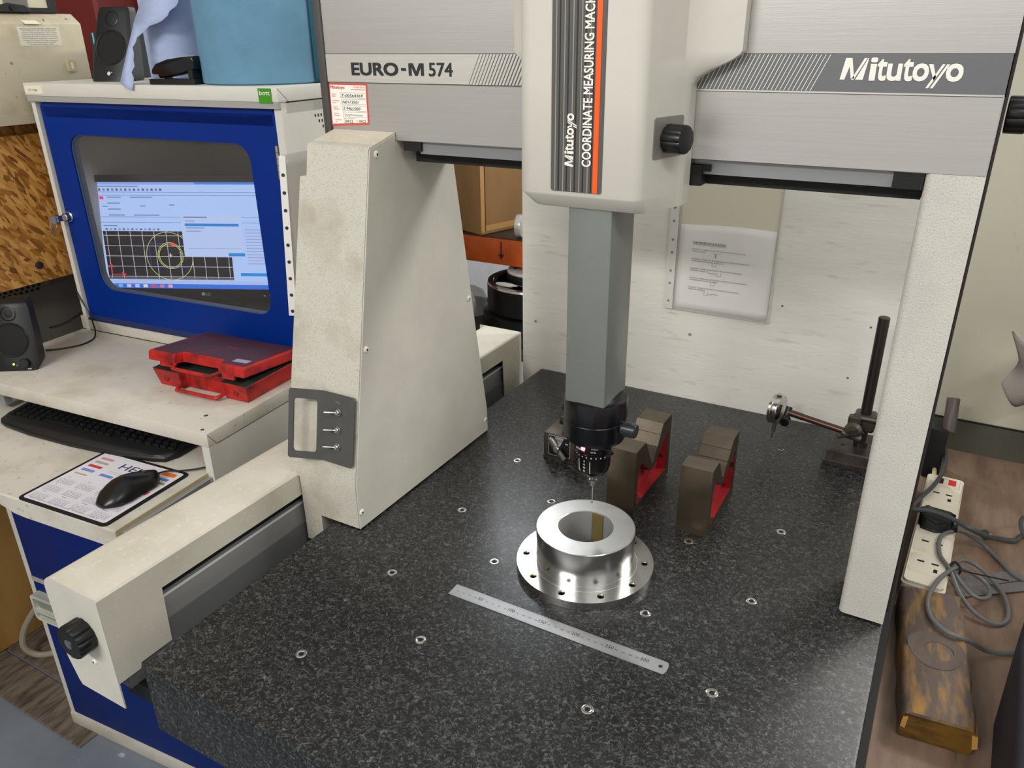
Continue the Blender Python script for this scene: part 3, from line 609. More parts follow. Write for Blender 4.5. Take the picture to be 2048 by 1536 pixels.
rows = (('POSITION 1 - PROBE WILL BE POINTING STRAIGHT DOWN, AT THE', 'TABLE. A=0 B=0.', .111), ('POSITION 2 - PROBE WILL BE POINTING AWAY FROM THE OPERATOR IN', 'A HORIZONTAL POSITION. A=90 B=-90.', .120),
        ('POSITION 3 - PROBE IS POINTING TO THE LEFT IN A HORIZONTAL', 'POSITION. A=90 B=-90.', .108), ('POSITION 4 - PROBE WILL BE POINTING STRAIGHT AT THE OPERATOR IN', 'A HORIZONTAL POSITION. A=90 B=0.', .120), ('POSITION 5 - PROBE IS POINTING TO THE RIGHT IN A HORIZONTAL', 'POSITION. A=90 B=90.', .108))
for i, (a, b_, w) in enumerate(rows):
    z = .3385-i*.0205; text(SL, a, (tx-.0005*i, yq, z), X_, Z_, INK, h=.0026, w=w); text(SL, b_, (tx-.0005*i, yq, z-.0042), X_, Z_, INK, h=.0026, w=w*len(b_)/len(a))
d = MB()
def seg(xa, za, xb, zb_, w=.0006): d.cyl((xa, yq-.0002, za), (xb, yq-.0002, zb_), w*.5, n=6)
seg(.2855, .334, .2855, .3255, .0011); seg(.279, .3345, .292, .3345, .0004)
for c, z in ((.284, .311), (.296, .2915), (.284, .270), (.2725, .2475)):
    for q in (((c-.004, z-.004), (c-.004, z+.004)), ((c-.004, z-.004), (c+.004, z-.004)), ((c+.004, z-.004), (c+.004, z+.004))): seg(*q[0], *q[1], .0004)
seg(.274, .292, .290, .292, .0009); seg(.279, .2475, .297, .2475, .0009)
part('diagram', d, INK, SL, smooth=0)

# ================================================================== right side: bench, machine, sockets and cables
BZ = -.11
BN = thing('workbench', 'brown stained wooden workbench to the right of the granite table', 'workbench', (1.15, .3, FZ))
part('worktop', MB().box(.7345, 1.75, -1.0, 1.6, BZ-.045, BZ).bevel(.002, 1), BENCH, BN)
part('edge_strip', MB().box(.7338, .7352, -1.0, 1.6, BZ-.04, BZ+.0006), M('pale_edge', hexc('#a59a88'), .5), BN)
for x in (.80, 1.62):
    for y in (-.9, 1.5): part('leg', MB().box(x, x+.08, y-.04, y+.04, FZ, BZ-.045), PLANK, BN)
MC = thing('machine_cabinet', 'large cream steel machine cabinet behind the bench at the right edge', 'machine cabinet', (1.2, 1.4, BZ))
part('panel', MB().box(.70, 1.75, 1.25, 1.58, -.036, .92).bevel(.003, 2), MACHC, MC)
part('plinth', MB().box(.70, 1.75, 1.247, 1.58, BZ, -.0362), M('dark_olive_plinth', hexc('#55544a'), .45, var=.05, scale=10), MC)
part('plinth_gap', MB().box(.70, 1.75, 1.246, 1.26, -.0375, -.0345), M('gap_black', hexc('#151513'), .6), MC)
part('rivet', MB().lathe([(.0018, 0), (.0018, .0006)], (.905, 1.25, .26), (0, -1, 0), 10), DARKIRON, MC)
hd = thing('clamp_handle', 'dark round clamp handle standing on the bench before the cream cabinet', 'handle', (.765, 1.12, BZ))
part('arm', MB().box(.742, .775, 1.085, 1.15, BZ, .004).bevel(.004, 2), BLACKM, hd)
part('grip', MB().cyl((.7745, 1.10, -.005), (.7705, 1.135, .058), .0125, n=24).bevel(.002, 2), M('handle_brown', hexc('#544a48'), .4), hd)
ct = MB().grid(lambda u, v: Vector((.842+.17*u+.02*math.sin(v*3), 1.15-.03*math.sin(u*7+v*2)-.02*math.sin(u*13+v*6), .212-.17*v*(.35+.65*math.sin(min(1, .25+u*1.4)*PI/2))-.01*math.sin(u*9))), 26, 18, .004)
solo('hanging_cloth', ct, CLOTH, 'crumpled grey cloth hanging at the right edge before the cream cabinet', 'cloth', (.92, 1.15, .05))
# timber block
ang = math.atan2(.765-.738, .623-.342)
tb = thing('timber_block', 'scarred varnished timber block lying on the bench before the socket strip', 'timber block', (.795, .482, BZ), ang)
w2, l2, hh = .0445, .142, .041
pf = [(-w2, .004), (-w2+.006, 0), (w2-.004, 0), (w2, .006), (w2, hh-.003), (w2-.004, hh), (-w2+.009, hh), (-w2+.002, hh-.007)]
rr_ = []
for i in range(13):
    t = i/12; y = -l2+2*l2*t; rr_.append([(x+(.0016*math.sin(i*2.3+k) if 0 < k < 7 else .0012*math.sin(i*1.7)), y+(.003*math.sin(k*1.9) if i in (0, 12) else 0), z+(.0008*math.sin(i*3.1+k*2) if z > .02 else 0)) for k, (x, z) in enumerate(pf)])
part('block', MB().rings(rr_), WOODB, tb, local=True, smooth=50)
part('cut_end', MB().prism([(x*.98, .0005+z*.98) for x, z in pf], fxz, -l2-.0042, -l2+.002), WOODE, tb, local=True)
el = lambda cx, cy, rx, ry: [(cx+rx*math.cos(t)*(1+.06*math.sin(3*t)), cy+ry*math.sin(t)) for t in [2*PI*i/28 for i in range(28)]]
part('knot', MB().plate([el(.002, -.004, .037, .040), el(.006, -.005, .019, .020)[::-1]], fxy, hh-.001, hh+.0009), M('knot_grey', hexc('#5c4f47'), .5, var=.15, scale=60, stretch=(1, .3, 1)), tb, local=True)
part('splinter', MB().prism([(w2-.002, .012), (w2+.004, .016), (w2+.001, .034), (w2-.006, .036)], fxz, -l2-.005, -l2+.05), M('fresh_wood', hexc('#c9964f'), .6), tb, local=True)
part('splinter', MB().prism([(-w2+.002, .018), (-w2+.008, .016), (-w2+.009, .037), (-w2+.003, .034)], fxz, -l2-.005, -l2+.012), M('fresh_wood', hexc('#c9964f')), tb, local=True)
# socket strip
sa = math.atan2(.757-.741, 1.043-.635)
SS = thing('socket_strip', 'grubby white four-way socket strip with red switch on the bench', 'power strip', (.779, .843, BZ), -sa)
body = MB().plate([rrect(-.033, .033, -.205, .205, .010)], fxy, .0005, .030); body.plate([rrect(-.030, .030, -.202, .190, .009)], fxy, .030, .036)
part('body', body.bevel(.0015, 2), SOCK, SS, local=True)
part('fuse_block', MB().box(-.026, .026, .150, .186, .036, .0375).bevel(.0006, 1), SOCK, SS, local=True)
part('neon_switch', MB().box(-.016, -.003, .158, .180, .036, .0385), M('dark_neon', hexc('#4a1f28'), .25), SS, local=True)
part('neon_switch', MB().box(.006, .019, .158, .180, .036, .0385), M('red_neon', hexc('#d22734'), .25), SS, local=True)
for y in (.112, -.005, -.075, -.142):
    so = part('socket', MB().plate([rrect(-.027, .027, y-.030, y+.028, .006)], fxy, .036, .0364), SOCK, SS, local=True)
    for a, c, w, l in ((-.011, y+.006, .0055, .0022), (.011, y+.006, .0055, .0022), (.013, y-.014, .003, .005)):
        part('slot', MB().box(a-w, a+w, c-l, c+l, .0362, .0368), BLACKM, so, local=True)
PG = thing('mains_plug', 'black three-pin plug pushed into the white socket strip', 'plug', (.7775, .838, BZ+.0366), -sa)
part('plug_body', MB().plate([[( -.026, -.012), (-.020, -.022), (0, -.026), (.020, -.022), (.026, -.012), (.026, .012), (.018, .021), (-.018, .021), (-.026, .012)]], fxy, .0003, .020).bevel(.004, 3), M('plug_black', hexc('#232629'), .4), PG, local=True)
part('strain_relief', MB().box(.022, .035, -.018, -.004, .004, .015).bevel(.002, 2), BLACK, PG, local=True)
def cable(name, pts, r, mat, label, group=None):
    P = [Vector(p) for p in pts]; return solo(name, MB().tube(P, r, 10, 6), mat, label, 'cable', (P[0].x, P[0].y, BZ))
cable('mains_cable', [(.738, 1.262, -.06), (.752, 1.19, -.085), (.762, 1.12, -.086), (.7665, 1.054, -.088)], .0042, CABLEC, 'cream mains cable entering the top of the socket strip')
cable('grey_cable', [(.738, 1.232, -.05), (.762, 1.19, -.055), (.778, 1.12, -.058), (.779, 1.04, -.060), (.7665, .966, -.060), (.747, .903, -.060), (.736, .875, -.066), (.731, .85, -.078)], .0043, CABLED, 'dark grey cable looping from the clamp handle over the socket strip end')
cable('grey_cable', [(.736, .832, -.050), (.764, .8344, -.0465), (.797, .8265, -.0465), (.832, .812, -.050), (.862, .850, -.078), (.886, .889, -.1), (.91, .903, -.104), (.925, .932, -.105), (.97, .96, -.105), (1.02, .97, -.105)], .0048, CABLED, 'thick dark grey cable crossing the black plug towards the right')
cz = BZ+.0045; hi_ = BZ+.0415; hb_ = BZ+.047
coil = [(.935, .775, cz), (.9075, .790, cz), (.8855, .826, cz), (.864, .852, cz+.004), (.842, .838, cz+.024), (.8167, .829, hi_), (.796, .811, hi_), (.7864, .781, hi_), (.7896, .733, hi_), (.806, .700, hi_-.002), (.826, .664, hi_-.02), (.850, .640, cz+.006), (.880, .634, cz), (.897, .660, cz), (.893, .712, cz+.002), (.872, .752, cz+.006), (.846, .768, cz+.014), (.824, .752, cz+.026),
        (.812, .712, hi_-.004), (.826, .688, hi_-.014), (.850, .672, cz+.014), (.868, .690, cz+.010), (.866, .722, cz+.010), (.845, .728, cz+.02), (.820, .714, hi_-.002), (.800, .680, hi_), (.7867, .636, hi_+.004), (.779, .590, hb_), (.784, .550, hb_), (.802, .525, hb_), (.8224, .518, hb_), (.842, .530, hb_-.012), (.866, .553, cz+.006), (.892, .568, cz), (.93, .59, cz)]
cc = thing('coiled_cable', 'thin mid-grey cable gathered in loops with a black cable tie', 'cable', (.85, .70, BZ))
part('lead', MB().tube(coil, .0036, 10, 6), CABLE, cc)
part('cable_tie', MB().tube([(.803, .706, hi_-.004), (.812, .714, hi_+.006), (.822, .706, hi_-.002), (.815, .697, hi_-.012), (.804, .699, hi_-.01), (.803, .706, hi_-.004)], .0022, 6, 4).cyl((.816, .700, hi_+.001), (.893, .725, hi_-.010), .0012, n=6), BLACKM, cc)
tg = part('cable_tag', MB().prism([(.858, .848), (.876, .866), (.860, .890), (.845, .872)], fxy, cz+.018, cz+.0186), M('tag_green', hexc('#28402c'), .4), cc)
part('tag_label', MB().prism([(.866, .856), (.876, .866), (.868, .877), (.858, .866)], fxy, cz+.0186, cz+.019), M('tag_white', hexc('#c9cdc6'), .4), cc)
for i, (a, b_, c, d_) in enumerate((((.812, .73), (.915, .815), (.925, .79), (.823, .702)), ((.822, .70), (.93, .785), (.94, .765), (.829, .682)))):
    mb = MB().prism([a, b_, c, d_], fxy, BZ+.0006+i*.002, BZ+.0022+i*.002)
    solo('metal_offcut', mb, M('grey_sheet', hexc('#8b878a'), .35, .5, var=.1, scale=30, stretch=(3, .3, 1)), ('dull grey sheet strip under the coiled cable, farther one', 'pale grey sheet strip under the coiled cable, nearer one')[i], 'metal strip', (.87, .75, BZ+.0006+i*.002))
solo('dark_case', MB().prism([(.868, .18), (.876, .40), (.908, .60), (.95, .68), (1.3, .68), (1.3, .1), (.90, .1)], fxy, BZ+.0005, BZ+.15).bevel(.012, 3), M('dark_purple_case', hexc('#26242b'), .6), 'dark case on the bench cut off by the lower right frame edge', 'case', (1.1, .4, BZ))
cable('hanging_lead', [(.925, .78, BZ+.06), (.905, .84, BZ+.07), (.917, .92, BZ+.05), (.95, .96, BZ+.012), (1.0, 1.0, BZ+.006)], .0036, CABLED, 'dark lead curving along the right frame edge above the cable loops')
# ================================================================== computer workstation (own frame: u right, v back, z up)
CF = Matrix.Translation((-.465, .28, 0)) @ Matrix.Rotation(math.radians(4.7), 4, 'Z')
ZD, VD = .06, .33
PC = thing('computer_cabinet', 'light grey and blue steel computer cabinet with glazed door left of the machine', 'cabinet', (-.37, .4, FZ), frame=CF)
cp = lambda name, mb, mat, parent=PC, **k: part(name, mb, mat, parent, frame=CF, **k)
# lower cupboard
low = MB(); low.box(-.735, -.715, .001, .62, FZ+.045, ZD-.03); low.box(-.02, -.001, .001, .62, FZ+.045, ZD-.03); low.box(-.735, 0, .60, .62, FZ+.045, ZD-.03); low.box(-.715, -.02, .001, .6, FZ+.045, FZ+.06); low.box(-.715, -.02, .03, .6, -.10, -.085)
cp('lower_carcass', low, CABW)
cp('plinth', MB().box(-.735, 0, -.004, .62, FZ+.0005, FZ+.045).bevel(.004, 2), DESK)
dr = cp('drawer_front', MB().box(-.715, -.02, -.002, .018, -.507, -.09).bevel(.004, 2), BLUED)
dl = cp('lower_door', MB().box(-.715, -.02, -.002, .018, FZ+.05, -.512).bevel(.004, 2), BLUED)
cp('label_strip', MB().box(-.713, -.62, -.0035, -.002, -.508, -.494), M('strip_grey', hexc('#a9a89f'), .4), dr)
hb = cp('handle', MB().plate([rrect(-.712, -.615, -.618, -.538, .012), rrect(-.704, -.623, -.585, -.548, .006)[::-1], rrect(-.704, -.623, -.612, -.592, .005)[::-1]], fxz, -.022, -.002).bevel(.003, 2), M('worn_handle_plastic', hexc('#c6c5b8'), .35), dl)
cp('handle_recess', MB().box(-.703, -.624, -.012, -.003, -.612, -.548), M('recess_green', hexc('#7c857e'), .5), hb)
# keyboard shelf, pulled out
sh = cp('keyboard_shelf', MB().box(-.714, -.017, -.2154, .25, -.045, -.03).bevel(.0015, 1), DESK)
lip = [(-.017, -.031), (-.714, -.031), (-.714, -.05), (-.372, -.050), (-.345, -.052), (-.318, -.0595), (-.295, -.066), (-.265, -.068), (-.017, -.068)]
cp('shelf_lip', MB().prism(lip, fxz, -.2170, -.2154).bevel(.0005, 1), DESK, sh)
cp('shelf_edge', MB().box(-.0185, -.0165, -.2154, .0, -.062, -.0295), M('ochre_edge', hexc('#b9ab86'), .5), sh)
cp('slide_rail', MB().box(-.0165, -.006, -.205, .2, -.052, -.036).bevel(.001, 1), M('rail_grey', hexc('#a4a7a8'), .3, .5), sh)
cp('rail_bracket', MB().box(-.69, -.66, .03, .05, -.02, .02).bevel(.003, 2), M('rail_grey', hexc('#a4a7a8')))
# desk
dk = cp('desk_top', MB().box(-.750, 0, 0, VD+.02, ZD-.03, ZD).bevel(.002, 2), DESK)
cp('desk_side', MB().box(-.0012, 0, .0, .62, -.30, ZD-.0305), CABW)
cp('seam', MB().box(-.0004, .0003, .022, VD, ZD-.0305, ZD-.0298), INK, dk); cp('seam', MB().prism([(.002, ZD-.004), (.003, ZD-.004), (.022, ZD-.0300), (.021, ZD-.0300)], fyz, -.0002, .0003), INK, dk)
for u, v, r in ((-.062, .062, .0045), (-.022, .012, .0038)): cp('plug_hole', MB().lathe([(r, 0), (r, .0004)], (u, v, ZD), Z_, 16), M('hole_grey2', hexc('#4d4a44'), .6), dk)
cp('back_ledge', MB().box(-.750, 0, VD-.003, VD+.02, ZD, ZD+.036).bevel(.002, 2), DESK); cp('ledge_line', MB().box(-.750, 0, VD-.0036, VD-.002, ZD, ZD+.0018), INK)
# upper cabinet
ZT = .664
up_ = MB(); up_.box(-.735, -.722, VD-.004, .86, ZD, ZT-.03); up_.box(-.018, 0, VD-.004, .86, ZD, ZT-.03); up_.box(-.735, 0, .85, .86, ZD, ZT-.03); up_.box(-.735, 0, VD+.012, .86, ZT-.05, ZT-.03)
cp('upper_carcass', up_, CABW)
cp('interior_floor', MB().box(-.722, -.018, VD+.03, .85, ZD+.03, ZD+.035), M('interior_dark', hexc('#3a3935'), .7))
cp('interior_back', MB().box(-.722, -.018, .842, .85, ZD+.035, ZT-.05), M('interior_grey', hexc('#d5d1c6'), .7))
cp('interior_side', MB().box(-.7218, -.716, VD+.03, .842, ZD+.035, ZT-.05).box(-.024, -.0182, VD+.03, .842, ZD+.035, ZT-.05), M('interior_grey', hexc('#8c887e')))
tp = cp('top_cover', MB().box(-.738, 0.001, VD-.012, .87, ZT-.028, ZT).bevel(.002, 2), CABW)
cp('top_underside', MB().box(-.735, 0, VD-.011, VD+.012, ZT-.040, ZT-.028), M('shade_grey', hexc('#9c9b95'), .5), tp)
cp('seam', MB().box(.0008, .0014, VD+.02, .86, ZT-.0287, ZT-.0279), INK, tp); cp('seam', MB().prism([(VD-.011, ZT-.002), (VD-.010, ZT-.002), (VD+.021, ZT-.0285), (VD+.020, ZT-.0285)], fyz, .0008, .0014), INK, tp)
lg = cp('maker_badge', MB().box(-.0455, -.0125, VD-.0128, VD-.0118, ZT-.0295, ZT-.002), M('badge_green', hexc('#3f8f1e'), .4), tp)
text(lg, 'bott', (-.042, VD-.0129, ZT-.0145), X_, Z_, WHITE, h=.0085, w=.026, bold=.012, frame=CF)
ab = cp('asset_label', MB().box(-.733, -.675, VD-.0126, VD-.0118, ZT-.023, ZT-.006), YPAPER, tp)
text(ab, 'CIT-4788', (-.722, VD-.0127, ZT-.018), X_, Z_, M('faint_ink', hexc('#8f8a72'), .6), h=.0055, frame=CF)
vm = None
for i in range(4):
    for j in range(3):
        if j > i: continue
        M4 = Matrix.Translation((0.0004, .4290+i*.0098+.0015*j, .6035-.0115*j))
        if vm is None: v0 = cp('vent_slot', MB().box(0, .0004, -.0017, .0017, -.0028, .0028), BLACKM); vm = v0.data; 
        else:
            o = shared('vent_slot', vm, PC, Matrix()); 
            o.matrix_local = Matrix.Translation((i*0, 0, 0))
            o.matrix_local = WM[PC].inverted() @ CF @ M4 @ CF.inverted() @ WM[PC]; continue
        v0.matrix_local = WM[PC].inverted() @ CF @ M4 @ CF.inverted() @ WM[PC]
door = cp('glazed_door', MB().plate([[(-.716, .102), (-.022, .102), (-.022, .612), (-.030, .622), (-.708, .622), (-.716, .612)], rrect(-.645, -.102, .178, .553, .040, 8)[::-1]], fxz, VD+.002, VD+.022).bevel(.0015, 1), BLUE)
cp('window_seal', MB().plate([rrect(-.647, -.100, .176, .555, .042, 8), rrect(-.6425, -.1045, .1805, .5505, .038, 8)[::-1]], fxz, VD+.006, VD+.022), M('seal_grey', hexc('#4a5568'), .5), door)
cp('door_fold', MB().prism([(VD+.002, .590), (VD+.002, .612), (VD+.012, .622), (VD+.014, .622), (VD+.0025, .590)], fyz, -.708, -.030), BLUE, door)
cp('door_foot', MB().prism([(VD+.002, .102), (VD-.006, .094), (VD-.006, .090), (VD+.01, .090), (VD+.01, .102)], fyz, -.716, -.022), M('door_foot_blue', hexc('#1a2c55'), .4), door)
cp('window_pane', MB().box(-.646, -.101, VD+.010, VD+.013, .177, .554), GLASS, door)
lk = cp('door_lock', MB().lathe([(.013, 0), (.013, .004), (.0105, .006), (.0105, .016), (.009, .0175)], (-.702, VD+.002, .357), (0, -1, 0), 24), CHROME, door)
cp('key', MB().box(-.7035, -.7005, VD-.034, VD-.014, .350, .364).bevel(.001, 1).lathe([(.009, -.0012), (.009, .0012)], (-.702, VD-.043, .357), X_, 20), CHROME, lk)
cp('key_ring', MB().lathe([(.011+.001*math.cos(t), .001*math.sin(t)) for t in [i*PI/3 for i in range(6)]], (-.704, VD-.046, .343), (1, .3, .1), 24, loop=True), CHROME, lk)
cp('key', MB().prism([(-.712, .340), (-.702, .342), (-.698, .322), (-.707, .318)], fxz, VD-.05, VD-.048), STEEL, lk)
hg = cp('hinge', MB().cyl((-.0255, VD-.001, .487), (-.0255, VD-.001, .553), .0045, n=14), mtl('#b5b3aa', .35), door)
for z in (.5005, .514, .5265, .5395): cp('knuckle_gap', MB().lathe([(.0047, 0), (.0047, .0009)], (-.0255, VD-.001, z), Z_, 14), INK, hg)
# monitor inside
mp = Matrix.Translation((-1.2074, .6203, .1556)) @ Matrix.Rotation(.4402, 4, 'Z') @ Matrix.Rotation(-.133, 4, 'X')
MO = thing('monitor', 'black flat monitor showing measuring software behind the cabinet door glass', 'monitor', (-1.0, .78, ZD+.035))
mpart = lambda name, mb, mat, parent=MO, **k: part(name, mb, mat, parent, frame=mp, **k)
SW, SH = .480, .270
mpart('bezel', MB().plate([rrect(-.016, SW+.016, -.024, SH+.017, .006), [(0, 0), (0, SH), (SW, SH), (SW, 0)]], fxz, -.006, .03).bevel(.0015, 1), M('bezel_black', hexc('#0c0d11'), .25))
mpart('back_shell', MB().box(-.01, SW+.01, .03, .045, -.02, SH+.012), BLACKM)
scn = mpart('screen', MB().box(0, SW, 0, .003, 0, SH), emi('#aac6f8', .95))
part('stand_foot', MB().prism([(-1.05, .70), (-.9, .76), (-.95, .88), (-1.1, .82)], fxy, ZD+.0355, ZD+.047), BLACK, MO)
part('stand_neck', MB().box(-1.01, -.97, .775, .80, ZD+.045, .26), BLACK, MO)
text(MO, 'LG', (.266, -.0061, -.0165), X_, Z_, M('logo_grey', hexc('#9a9da2'), .4), h=.0075, bold=.01, frame=mp)
mpart('logo_disc', MB().lathe([(.0048, 0), (.0048, .0003)], (.259, -.006, -.0128), (0, -1, 0), 20), M('logo_grey', hexc('#9a9da2')))
mpart('power_glint', MB().box(.42, .426, -.0064, -.006, -.017, -.0155).box(.436, .442, -.0064, -.006, -.0165, -.0145), M('glint', hexc('#d8dadd'), .3))
def sr(name, x0, x1, z0, z1, col, lay=1, s=.9): return mpart(name, MB().box(x0*SW, x1*SW, -.0003*lay, -.0003*(lay-1), z0*SH, z1*SH), emi(col, s), scn, smooth=0)
sr('title_bar', 0, 1, .978, 1, '#3f7fe0'); sr('title_text', .02, .55, .980, .997, '#8fa6ee', 2); sr('menu_text', .02, .24, .955, .965, '#7d8cc0', 2)
for i in range(15): sr('toolbar_icon', .02+i*.024, .032+i*.024, .92, .94, ('#4a5580', '#6f7bb0')[i % 2], 2)
for z in (.905, .875, .675, .625): sr('rule', .0, 1, z, z+.005, '#7f90c4', 2)
for i, (z, a, b_) in enumerate(((.855, .06, .14), (.80, .06, .13), (.77, .03, .06), (.745, .06, .13), (.69, .06, .15), (.855, .19, .31), (.775, .24, .27), (.785, .4, .43), (.69, .2, .34), (.59, .02, .1))): sr('field_text', a, b_, z, z+.010, '#7a86bc', 2)
sr('record_icon', .02, .042, .84, .868, '#e8406a', 2)
for i in range(13): sr('toolbar_icon', .03+i*.024, .042+i*.024, .555, .572, ('#5b66a0', '#8a94c6')[i % 2], 2)
gp = sr('plot_area', .012, .715, .085, .545, '#0b0c12', 2, .5)
for i in range(11): sr('grid_line', .03+i*.0665, .0325+i*.0665, .09, .545, '#c9cde2', 3)
for i in range(5): sr('grid_line', .012, .715, .11+i*.098, .114+i*.098, '#c9cde2', 3)
sr('plot_footer', .012, .715, .085, .103, '#6d6d78', 3, .6)
def ring(cx, cz, r, w, col): mpart('plot_circle', MB().lathe([(r-w, .001), (r+w, .001), (r+w, .0013), (r-w, .0013)], (cx*SW, 0, cz*SH), (0, -1, 0), 48, loop=True), emi(col, .9), scn, smooth=0)
ring(.37, .31, .0615, .0006, '#d8d86a'); ring(.375, .315, .0335, .0006, '#d8d86a'); ring(.375, .315, .0300, .0006, '#d8d86a')
sr('origin_mark', .365, .385, .317, .322, '#ffffff', 4); sr('origin_mark', .3735, .3765, .30, .34, '#ffffff', 4)
for q in ((.26, .262, .2, .42), (.26, .47, .2, .204), (.27, .36, .43, .434)): sr('datum_line', *q, '#3a35c8', 4)
mpart('probe_point', MB().lathe([(.0045, .0015), (.0045, .0018)], (.395*SW, 0, .425*SH), (0, -1, 0), 20), emi('#ff3528'), scn)
for q in ((.03, .036, .13, .20), (.036, .09, .128, .134)): sr('axis_arrow', *q, '#d04a55', 4)
mpart('axis_arrow', MB().prism([(.018*SW, .2*SH), (.05*SW, .2*SH), (.034*SW, .235*SH)], fxz, -.0015, -.0012), emi('#c23a45'), scn); mpart('axis_arrow', MB().prism([(.09*SW, .11*SH), (.09*SW, .155*SH), (.115*SW, .132*SH)], fxz, -.0015, -.0012), emi('#c23a45'), scn)
sr('dialog', .455, .785, .305, .70, '#b8ccf8', 5); sr('dialog_title', .47, .6, .672, .684, '#6f7fb4', 6); sr('dialog_text', .48, .53, .64, .648, '#7f8cc0', 6)
sr('dialog_selection', .475, .77, .595, .62, '#1486dc', 6); sr('dialog_text', .48, .58, .575, .583, '#7f8cc0', 6); sr('dialog_text', .48, .56, .545, .553, '#7f8cc0', 6); sr('dialog_button', .70, .79, .315, .345, '#1587dc', 6); sr('dialog_rule', .48, .77, .385, .389, '#8f9cd0', 6)
for i in range(12): sr('list_text', .80, .80+.09*(1+(i*7 % 5)/6), .56-i*.029, .567-i*.029, ('#9aa3cc', '#a89ac4')[i % 2], 2); sr('list_text', .90, .98, .56-i*.029, .567-i*.029, '#a9a6cc', 2)
sr('list_selection', .755, 1, .125, .155, '#148ae0', 2); sr('status_bar', 0, 1, .045, .075, '#aebff2', 2); sr('taskbar', 0, 1, 0, .042, '#2f6fe0', 2)
for i, c in enumerate(('#7fd0f5', '#62b6f0', '#c5cbe8', '#c0c8ee', '#e8d8d0', '#f0305a', '#d8709a', '#e8a8c8')): sr('taskbar_icon', .012+i*.047, .036+i*.047, .006, .036, c, 3)

# ------------------------------------------------------------------ things on the shelf and the desk
KB = thing('keyboard', 'black keyboard with curved palm rest on the pulled-out shelf', 'keyboard', (-.366, .009, -.03), rz=math.radians(2.5), frame=CF)
kf = CF @ Matrix.Translation((-.366, .009, -.03)) @ Matrix.Rotation(math.radians(2.5), 4, 'Z') @ Matrix.Diagonal((1.06, 1, 1, 1))
kl = [(-.236, .004), (-.237, .085), (.237, .085), (.236, .004), (.225, -.022), (.20, -.030), (.12, -.040), (0, -.044), (-.12, -.040), (-.20, -.030), (-.225, -.022)]
part('case', MB().rings([[(x, y, z) for x, y in kl] for z in (.0005, .008)]+[[(x*.985, y*.94+.001, .012+(.010*(y+.04)/.12)) for x, y in kl]]).bevel(.002, 2), M('keyboard_black', hexc('#141517'), .4, bump=.05, bscale=600), KB, frame=kf)
pr_ = [(-.232, .0), (-.225, -.02), (-.2, -.028), (-.12, -.038), (0, -.0415), (.12, -.038), (.2, -.028), (.225, -.02), (.232, .0)]
part('palm_rest', MB().rings([[(x, y*.98, .011) for x, y in pr_], [(x*.99, y*.92-.0005, .0150) for x, y in pr_], [(x*.97, y*.55, .0165) for x, y in pr_]]), M('palm_black', hexc('#191a1c'), .45, bump=.1, bscale=900), KB, frame=kf, smooth=60)
km = None; krow = []
for r in range(6):
    x = -.224
    while x < .222:
        w = .0155
        if r == 0 and -.13 < x < -.03: w = .0965 if x < -.1 else .0155
        if not (.066 < x < .072): krow.append((x, r, w))
        x += w+.0035 + (.006 if (abs(x-.055) < .01 or abs(x-.12) < .01) else 0)
KEYM = M('key_black', hexc('#17181a'), .35)
for x, r, w in krow:
    y = .008+r*.0135; z = .0155+r*.0013
    if km is None: k0 = part('key', MB().rings([[(-.0078, -.0056, 0), (.0078, -.0056, 0), (.0078, .0056, 0), (-.0078, .0056, 0)], [(-.0066, -.0045, .005), (.0066, -.0045, .005), (.0066, .0045, .005), (-.0066, .0045, .005)]]), KEYM, KB, local=True); km = k0.data
    else: k0 = shared('key', km, KB, Matrix())
    k0.matrix_local = Matrix.Diagonal((1.06, 1, 1, 1)) @ Matrix.Translation((x+w/2, y, z)) @ Matrix.Diagonal((w/.0155, 1, 1, 1))
# mouse mat
MA = thing('mouse_mat', 'black-edged printed calendar mouse mat on the keyboard shelf', 'mouse mat', (-.161, -.1175, -.03), frame=CF)
part('base', MB().plate([rrect(-.2765, -.0440, -.2155, -.0175, .010)], fxy, -.0298, -.0272), BLACKM, MA, frame=CF)
sf = part('print', MB().plate([rrect(-.2690, -.0515, -.2085, -.0245, .006)], fxy, -.0272, -.0269), M('mat_white', hexc('#d9d6dc'), .5), MA, frame=CF)
zq = -.0268; tt = lambda s, u, v, mt, **k: text(sf, s, (u, v, zq), X_, Y_, mt, frame=CF, **k)
tt('HELIX', -.192, -.062, M('mat_navy', hexc('#1d2a55'), .5), h=.019, w=.098); 
blk = lambda u, v, w, h, c: part('advert', MB().box(u, u+w, v, v+h, zq-.0003, zq), M('mat'+c, hexc(c), .5), sf, frame=CF, smooth=0)
for u, v, w, h, c in ((-.258, -.047, .034, .007, '#c98a8c'), (-.258, -.062, .036, .007, '#a9a39a'), (-.258, -.078, .036, .008, '#c43a3a'), (-.258, -.094, .034, .008, '#6f8cc4'), (-.258, -.108, .034, .004, '#b0a070'), (-.205, -.096, .034, .008, '#5c86c4'), (-.095, -.044, .034, .012, '#e0701c'), (-.092, -.060, .030, .008, '#5c7fb0'), (-.092, -.072, .034, .006, '#8f8a20'), (-.086, -.090, .016, .010, '#2a3f8a'), (-.088, -.112, .028, .012, '#d05a5a'), (-.088, -.122, .02, .004, '#3c3a44')): blk(u, v, w, h, c)
for i in range(12):
    u = -.262+(i % 4)*.054; v = -.128-(i//4)*.028
    tt(('January', 'February', 'March', 'April', 'May', 'June', 'July', 'August', 'September', 'October', 'November', 'December')[i], u+.008, v+.004, GREYINK, h=.0024)
    for r in range(5): tt(' '.join('%2d' % (r*7+k+1) for k in range(7)), u, v-.0035-r*.0037, M('mat_figures', hexc('#8a8690'), .6), h=.0021, w=.040)
